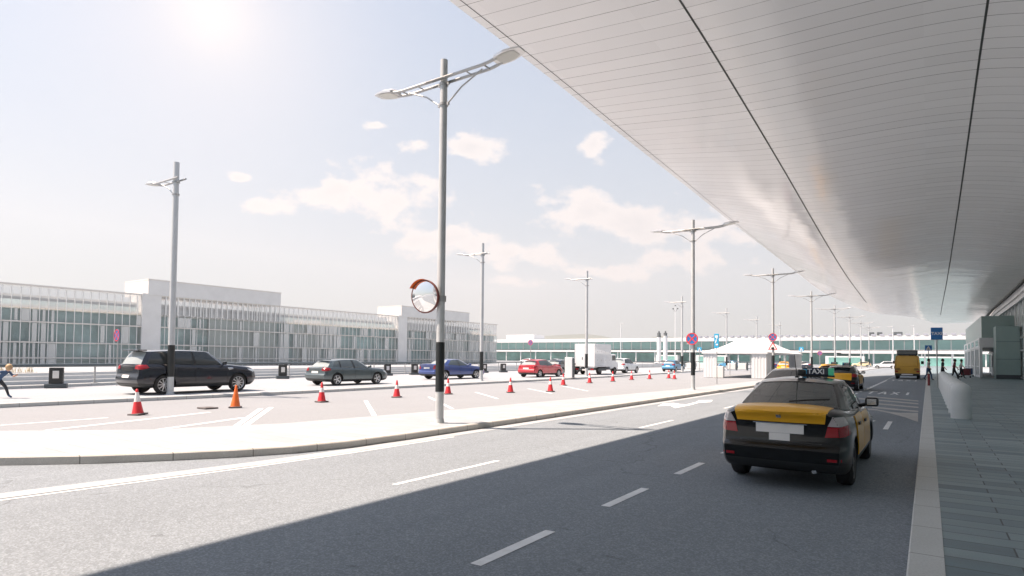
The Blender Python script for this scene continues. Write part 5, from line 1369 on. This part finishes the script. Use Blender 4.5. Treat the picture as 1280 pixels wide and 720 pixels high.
for sx in (-1, 1):
    for q in range(3): b.box((sx * .72, -2.51, .86 + q * .07), (.44 - q * .06, .03, .035))
b.build('vent_slat', 'black', bd)
for sx in (-1, 1):
    b = MB(); b.rbox((sx * .84, -2.515, .72), (.22, .03, .12), .01); b.build('tail_light', 'tail', vn)
    for ya in (-1.5, 1.55): simple_wheel(vn, sx * .96, ya, .34, .24, sx)
    b = MB(); b.rbox((sx * 1.17, 1.4, 1.55), (.24, .12, .3), .04); b.build('wing_mirror', 'black', vn)
b = MB(); b.rbox((0, -2.47, .42), (1.96, .16, .22), .03); b.build('bumper', 'black', vn)
b = MB(); b.box((0, -2.56, .44), (.9, .02, .1)); b.build('number_plate', 'plate', vn)
b = MB(); b.box((0, -2.47, 2.24), (.25, .05, .06)); b.build('badge', 'black', vn)

# ------------------------------------------------------------------ people
def person(label, loc, rz, J, segs, mats, hair='hair_dark', hair_r=.115, group=None, scale=1.0):
    """J: joint -> (pos, radius); segs: list of (a, b, material index); one skinned continuous body"""
    names = list(J); idx = {k: i for i, k in enumerate(names)}
    me = bpy.data.meshes.new('person'); me.from_pydata([J[k][0] for k in names], [(idx[a], idx[c]) for a, c, _ in segs], [])
    o = bpy.data.objects.new('person', me); COL.objects.link(o)
    md = o.modifiers.new('s', 'SKIN'); md.use_smooth_shade = True
    sv = me.skin_vertices[0].data
    for k in names: sv[idx[k]].radius = (J[k][1], J[k][1] * (J[k][2] if len(J[k]) > 2 else 1)); sv[idx[k]].use_root = (k == 'pelvis')
    m2 = o.modifiers.new('u', 'SUBSURF'); m2.levels = 2; m2.render_levels = 2
    dg = bpy.context.evaluated_depsgraph_get(); dg.update()
    nm = bpy.data.meshes.new_from_object(o.evaluated_get(dg)); o.modifiers.clear(); o.data = nm; bpy.data.meshes.remove(me)
    nm.name = 'person'; nm.materials.clear()
    for m_ in mats: nm.materials.append(M[m_])
    SS = [(Vector(J[a][0]), Vector(J[c][0]), mi) for a, c, mi in segs]
    for p in nm.polygons:
        best = 9; bi = 0
        for a, c, mi in SS:
            t = max(0, min(1, (p.center - a).dot(c - a) / max(1e-6, (c - a).length_squared))); d = (p.center - (a + (c - a) * t)).length
            if d < best: best = d; bi = mi
        p.material_index = bi; p.use_smooth = True
    o.location = loc; o.rotation_euler = (0, 0, rz); o.scale = (scale,) * 3
    tag(o, label, 'person', group)
    h = Vector(J['head'][0]); b = MB()
    prof = [(0, 1.0), (.5, .87), (.87, .5), (1.0, .0), (.93, -.4), (.7, -.8)]
    b.lathe([(r * hair_r, z * hair_r * 1.12) for r, z in prof], (h.x, h.y + .025, h.z + .035), 14)
    b.build('hair', hair, o)
    b = MB(); b.lathe([(0, .03), (.018, .01), (.022, -.02), (0, -.03)], (h.x, h.y - J['head'][1] * .98, h.z - .01), 8); b.build('nose', mats[0], o)
    return o
# figures face -Y in their own frame
def standing(lean=0.0, stride=.28, arm=.25):
    s = stride
    return {'pelvis': ((0, 0, .95), .125, .8), 'waist': ((0, -.02 - lean * .3, 1.12), .12, .75), 'chest': ((0, -.03 - lean * .8, 1.34), .15, .7), 'neck': ((0, -.03 - lean, 1.50), .055), 'head': ((0, -.05 - lean * 1.15, 1.64), .098, 1.1), 'crown': ((0, -.04 - lean * 1.2, 1.73), .07),
            'shl': ((.17, -.03 - lean * .85, 1.42), .06), 'ell': ((.23, arm * .5 - lean * .5, 1.16), .045), 'wrl': ((.22, arm * .2 - lean * .5 - .05, .92), .033), 'hal': ((.22, arm * .1 - lean * .5 - .1, .83), .035),
            'shr': ((-.17, -.03 - lean * .85, 1.42), .06), 'elr': ((-.23, -arm * .5 - lean * .5, 1.17), .045), 'wrr': ((-.21, -arm - lean * .5 - .06, .96), .033), 'har': ((-.21, -arm - lean * .5 - .12, .88), .035),
            'hil': ((.09, 0, .90), .10), 'knl': ((.10, -s * .6, .50), .065), 'anl': ((.10, -s * .8, .09), .042), 'tol': ((.10, -s * .8 - .17, .035), .036),
            'hir': ((-.09, 0, .90), .10), 'knr': ((-.10, s * .15, .50), .065), 'anr': ((-.10, s * .9, .13), .042), 'tor': ((-.10, s * .9 - .15, .035), .036)}
SEG = [('pelvis', 'waist', 1), ('waist', 'chest', 1), ('chest', 'neck', 1), ('neck', 'head', 0), ('head', 'crown', 0), ('chest', 'shl', 1), ('shl', 'ell', 1), ('ell', 'wrl', 0), ('wrl', 'hal', 0), ('chest', 'shr', 1), ('shr', 'elr', 1), ('elr', 'wrr', 0), ('wrr', 'har', 0),
       ('pelvis', 'hil', 2), ('hil', 'knl', 2), ('knl', 'anl', 2), ('anl', 'tol', 3), ('pelvis', 'hir', 2), ('hir', 'knr', 2), ('knr', 'anr', 2), ('anr', 'tor', 3)]
GPp = 'people walking on the terminal walkway'
person('person in dark clothes walking behind the TAXI sign pole', (.95, 60.0, .13), math.radians(70), standing(), SEG, ['skin', 'cloth_dark', 'cloth_dark', 'black'], group=GPp)
person('person in maroon top walking right of the TAXI sign pole', (1.75, 62.0, .13), math.radians(80), standing(.04, .34), SEG, ['skin', 'cloth_maroon', 'cloth_dark', 'black'], group=GPp)
person('person in pale top walking on the kerb left of the TAXI sign', (-.0, 61.0, .13), math.radians(60), standing(.02, .3), SEG, ['skin', 'cloth_white', 'cloth_navy', 'black'], group=GPp, hair='hair_dark')
person('person in white shirt walking farther right near the entrance doors', (2.5, 70.0, .13), math.radians(85), standing(.02, .3), SEG, ['skin', 'cloth_white', 'cloth_dark', 'black'], group=GPp)
# luggage trolleys with cases
def trolley(label, loc, rz, c1):
    root = thing('luggage_trolley', label, 'luggage trolley', loc, rz, 'luggage trolleys near the entrance')
    b = MB()
    for sx in (-.28, .28): b.tube([(sx, -.5, .2), (sx, .42, .22), (sx * .9, .5, 1.0)], .022, 6)
    b.tube([(-.26, .5, 1.0), (.26, .5, 1.0)], .025, 6); b.box((0, -.05, .2), (.56, .9, .02)); b.build('frame', 'steel', root)
    for (x, y) in ((-.25, .35), (.25, .35), (0, -.48)):
        b = MB(); b.lathe([(0, -.02), (.08, -.02), (.08, .02), (0, .02)], (x, y, .08), 12, 0, 'X'); b.build('wheel', 'tyre', root)
    s = MB(); s.rbox((0, -.1, .55), (.5, .7, .62), .05, 0, 3); o = s.build('suitcase', c1, None, loc); o.rotation_euler = (0, 0, rz); o.location = (loc[0], loc[1], loc[2] + .0)
    tag(o, 'suitcase on the ' + label, 'suitcase', 'suitcases on trolleys')
trolley('trolley carrying a maroon case near the entrance doors', (2.95, 74.5, .13), 1.2, 'cloth_maroon')
trolley('trolley carrying a dark blue case beside the maroon one', (3.4, 80.0, .13), 1.4, 'cloth_navy')

# child running at the left edge, leaning far forward (faces +X-ish after turning)
ch = {'pelvis': ((0, 0.10, .58), .085, .8), 'waist': ((0, -.04, .70), .08, .8), 'chest': ((0, -.20, .82), .095, .75), 'neck': ((0, -.31, .90), .04), 'head': ((0, -.40, .97), .085, 1.1), 'crown': ((0, -.42, 1.05), .065),
      'shl': ((.12, -.22, .86), .042), 'ell': ((.16, -.36, .70), .034), 'wrl': ((.12, -.52, .74), .026), 'hal': ((.11, -.59, .77), .028), 'shr': ((-.12, -.22, .86), .042), 'elr': ((-.17, -.02, .80), .034), 'wrr': ((-.16, .12, .70), .026), 'har': ((-.16, .18, .66), .028),
      'hil': ((.065, .08, .55), .068), 'knl': ((.07, -.16, .36), .05), 'anl': ((.07, -.30, .085), .035), 'tol': ((.07, -.43, .035), .03), 'hir': ((-.065, .10, .55), .068), 'knr': ((-.07, .26, .34), .05), 'anr': ((-.07, .52, .30), .035), 'tor': ((-.07, .60, .20), .03)}
CX, CY = gp(-1, 497.5, .10)
person('child in navy top leaning forward mid-stride at the far left edge', (CX, CY, .10), math.radians(90 + 20), ch, SEG, ['skin', 'cloth_navy', 'cloth_dark', 'cloth_navy'], hair='hair_blond', hair_r=.1, scale=1.08)

# dry grass tufts beyond the railing at far left
b = MB(); rr = random.Random(5)
for k in range(420):
    px = rr.uniform(-60, 42); X, Y = gp(px, 484, .0); dx, dy = X, Y; q = 1.12 + rr.uniform(0, .05)
    X, Y = X * q, Y * q; h = rr.uniform(.45, 1.15); a = rr.uniform(0, 2 * PI); ln = rr.uniform(.05, .35)
    w_ = .03; tx, ty = math.cos(a), math.sin(a)
    b.add([(X - w_ * ty, Y + w_ * tx, 0), (X + w_ * ty, Y - w_ * tx, 0), (X + ln * .4 * tx + w_ * .6 * ty, Y + ln * .4 * ty - w_ * .6 * tx, h * .6), (X + ln * .4 * tx - w_ * .6 * ty, Y + ln * .4 * ty + w_ * .6 * tx, h * .6), (X + ln * tx, Y + ln * ty, h)], [(0, 1, 2, 3), (3, 2, 4)])
tag(b.build('dry_grass', 'dry_grass'), kind='stuff')

# ------------------------------------------------------------------ air
hz = MB(); hz.box((-300, 1250, 230), (4300, 4200, 464))
ho = hz.build('haze', mat('air', (1, 1, 1))); tag(ho, kind='stuff')
hm = ho.data.materials[0]; nt = hm.node_tree
for n in list(nt.nodes):
    if n.type == 'BSDF_PRINCIPLED': nt.nodes.remove(n)
pv = N(nt, 'ShaderNodeVolumePrincipled'); pv.inputs['Color'].default_value = (.93, .95, .98, 1); pv.inputs['Density'].default_value = 0.0003; pv.inputs['Anisotropy'].default_value = 0.2
nt.links.new(pv.outputs[0], [n for n in nt.nodes if n.type == 'OUTPUT_MATERIAL'][0].inputs['Volume'])

# ------------------------------------------------------------------ light, sky
EL = math.radians(60.3); SD = Vector((-.797, -.604, 0)).normalized() * math.cos(EL) + Vector((0, 0, math.sin(EL)))
sun = bpy.data.lights.new('sun', 'SUN'); sun.energy = 5.0; sun.angle = math.radians(.53); sun.color = (1.0, .80, .645)
so = bpy.data.objects.new('sun', sun); COL.objects.link(so); so.rotation_euler = SD.to_track_quat('Z', 'Y').to_euler(); so.location = (0, 0, 300)
w = bpy.data.worlds.new('World'); SC.world = w; w.use_nodes = True; nt = w.node_tree; Lk = nt.links
bg = nt.nodes['Background']
sky = N(nt, 'ShaderNodeTexSky'); sky.sky_type = 'NISHITA'; sky.sun_disc = False; sky.sun_elevation = EL; sky.sun_rotation = math.atan2(SD.x, SD.y)
sky.air_density = 1.0; sky.dust_density = 1.0; sky.ozone_density = 1.0
tc = N(nt, 'ShaderNodeTexCoord'); sp = N(nt, 'ShaderNodeSeparateXYZ'); Lk.new(tc.outputs['Generated'], sp.inputs[0])
# clouds: fair-weather puffs placed over the left horizon, edges broken by noise
ax = Vector((-.6, .8, 0)).normalized(); axr = Vector((ax.y, -ax.x, 0))
elev = sp.outputs['Z']
d1 = N(nt, 'ShaderNodeVectorMath', operation='DOT_PRODUCT'); Lk.new(tc.outputs['Generated'], d1.inputs[0]); d1.inputs[1].default_value = ax
d2 = N(nt, 'ShaderNodeVectorMath', operation='DOT_PRODUCT'); Lk.new(tc.outputs['Generated'], d2.inputs[0]); d2.inputs[1].default_value = axr
den = mathn(nt, 'MAXIMUM', d1.outputs['Value'], 0.05)
cu_, cv_ = mathn(nt, 'DIVIDE', d2.outputs['Value'], den), mathn(nt, 'DIVIDE', elev, den)
def sky_uv(px, py):
    d = _fw + _rt * ((px - 640) / F) - _up * ((py - PPY) / F); k = d.dot(ax); return d.dot(axr) / k, d.z / k
acc = None
for (px, py, a_, b2) in [(420, 240, 62, 26), (490, 250, 66, 34), (560, 300, 60, 22), (640, 315, 52, 18), (330, 258, 42, 9), (598, 184, 34, 15), (525, 180, 20, 10), (740, 182, 17, 16), (470, 157, 14, 6),
                         (730, 262, 62, 22), (790, 283, 70, 24), (880, 282, 60, 22), (770, 340, 70, 11), (870, 322, 66, 13), (300, 222, 16, 5), (640, 352, 30, 7), (930, 300, 40, 12)]:
    u0, v0 = sky_uv(px, py); ua = a_ / F * 1.3; vb = b2 / F * 1.5
    q = mathn(nt, 'ADD', mathn(nt, 'POWER', mathn(nt, 'ABSOLUTE', mathn(nt, 'DIVIDE', mathn(nt, 'SUBTRACT', cu_, u0), ua)), 2.0), mathn(nt, 'POWER', mathn(nt, 'ABSOLUTE', mathn(nt, 'DIVIDE', mathn(nt, 'SUBTRACT', cv_, v0), vb)), 2.0))
    f = mathn(nt, 'SUBTRACT', 1.0, mathn(nt, 'SQRT', q))
    acc = f if acc is None else mathn(nt, 'SMOOTH_MAX', acc, f, 0.15)
cuv = N(nt, 'ShaderNodeCombineXYZ'); Lk.new(cu_, cuv.inputs[0]); Lk.new(mathn(nt, 'MULTIPLY', cv_, 1.5), cuv.inputs[1])
cn = N(nt, 'ShaderNodeTexNoise'); cn.inputs['Scale'].default_value = 13.0; cn.inputs['Detail'].default_value = 12; cn.inputs['Roughness'].default_value = .58; Lk.new(cuv.outputs[0], cn.inputs['Vector'])
dens = mathn(nt, 'ADD', mathn(nt, 'MAXIMUM', acc, -1.0), mathn(nt, 'MULTIPLY', mathn(nt, 'SUBTRACT', cn.outputs['Fac'], .53), 3.6))
cd = mathn(nt, 'MINIMUM', mathn(nt, 'MAXIMUM', mathn(nt, 'DIVIDE', mathn(nt, 'SUBTRACT', dens, .08), .42), 0.0), 1.0)
cd = mathn(nt, 'MULTIPLY', cd, .95)
hzf = mathn(nt, 'MINIMUM', mathn(nt, 'MAXIMUM', mathn(nt, 'SUBTRACT', .90, mathn(nt, 'MULTIPLY', elev, 0.75)), 0.3), .85)
mixh = N(nt, 'ShaderNodeMix', data_type='RGBA'); Lk.new(hzf, mixh.inputs['Factor']); Lk.new(sky.outputs[0], mixh.inputs['A']); mixh.inputs['B'].default_value = (2.33, 2.56, 2.68, 1)
mixc = N(nt, 'ShaderNodeMix', data_type='RGBA'); Lk.new(cd, mixc.inputs['Factor']); Lk.new(mixh.outputs['Result'], mixc.inputs['A'])
cs = N(nt, 'ShaderNodeMix', data_type='RGBA'); Lk.new(mathn(nt, 'MINIMUM', mathn(nt, 'MAXIMUM', mathn(nt, 'MULTIPLY', mathn(nt, 'SUBTRACT', dens, .45), 1.2), 0.0), 1.0), cs.inputs['Factor']); cs.inputs['A'].default_value = (4.2, 3.9, 3.82, 1); cs.inputs['B'].default_value = (3.5, 3.36, 3.38, 1)
Lk.new(cs.outputs['Result'], mixc.inputs['B']); mixc.inputs['B'].default_value = (4.1, 3.85, 3.75, 1)
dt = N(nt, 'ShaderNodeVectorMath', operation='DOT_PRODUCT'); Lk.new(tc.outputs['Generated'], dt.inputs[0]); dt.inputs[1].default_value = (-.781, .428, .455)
gl = mathn(nt, 'ADD', mathn(nt, 'MULTIPLY', mathn(nt, 'POWER', mathn(nt, 'MAXIMUM', dt.outputs['Value'], 0.0), 60), .6), mathn(nt, 'MULTIPLY', mathn(nt, 'POWER', mathn(nt, 'MAXIMUM', dt.outputs['Value'], 0.0), 700), .45))  # soft bright glow painted into the sky, away from the sun lamp's direction
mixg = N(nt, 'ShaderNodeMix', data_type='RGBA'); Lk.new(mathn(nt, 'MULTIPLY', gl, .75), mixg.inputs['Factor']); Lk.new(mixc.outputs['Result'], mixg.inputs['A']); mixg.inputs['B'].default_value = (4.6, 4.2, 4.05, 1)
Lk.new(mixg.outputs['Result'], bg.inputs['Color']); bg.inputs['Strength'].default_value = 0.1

# ------------------------------------------------------------------ camera
cam = bpy.data.cameras.new('camera'); co = bpy.data.objects.new('camera', cam); COL.objects.link(co); SC.camera = co
cam.sensor_fit = 'HORIZONTAL'; cam.sensor_width = 36.0; cam.lens = F / 1280 * 36.0; cam.shift_y = (PPY - 360) / 1280.0
cam.clip_start = 0.1; cam.clip_end = 12000
R = Matrix((_rt, _up, -_fw)).transposed().to_4x4(); R.translation = Vector((0, 0, CH)); co.matrix_world = R

SC.view_settings.view_transform = 'Standard'; SC.view_settings.look = 'None'; SC.view_settings.exposure = 1.27; SC.view_settings.gamma = 1.0
SC.render.engine = 'CYCLES'
SC.cycles.max_bounces = 8; SC.cycles.diffuse_bounces = 6; SC.cycles.glossy_bounces = 4; SC.cycles.transparent_max_bounces = 12; SC.cycles.volume_bounces = 0
SC.cycles.use_denoising = True; SC.cycles.sample_clamp_indirect = 6
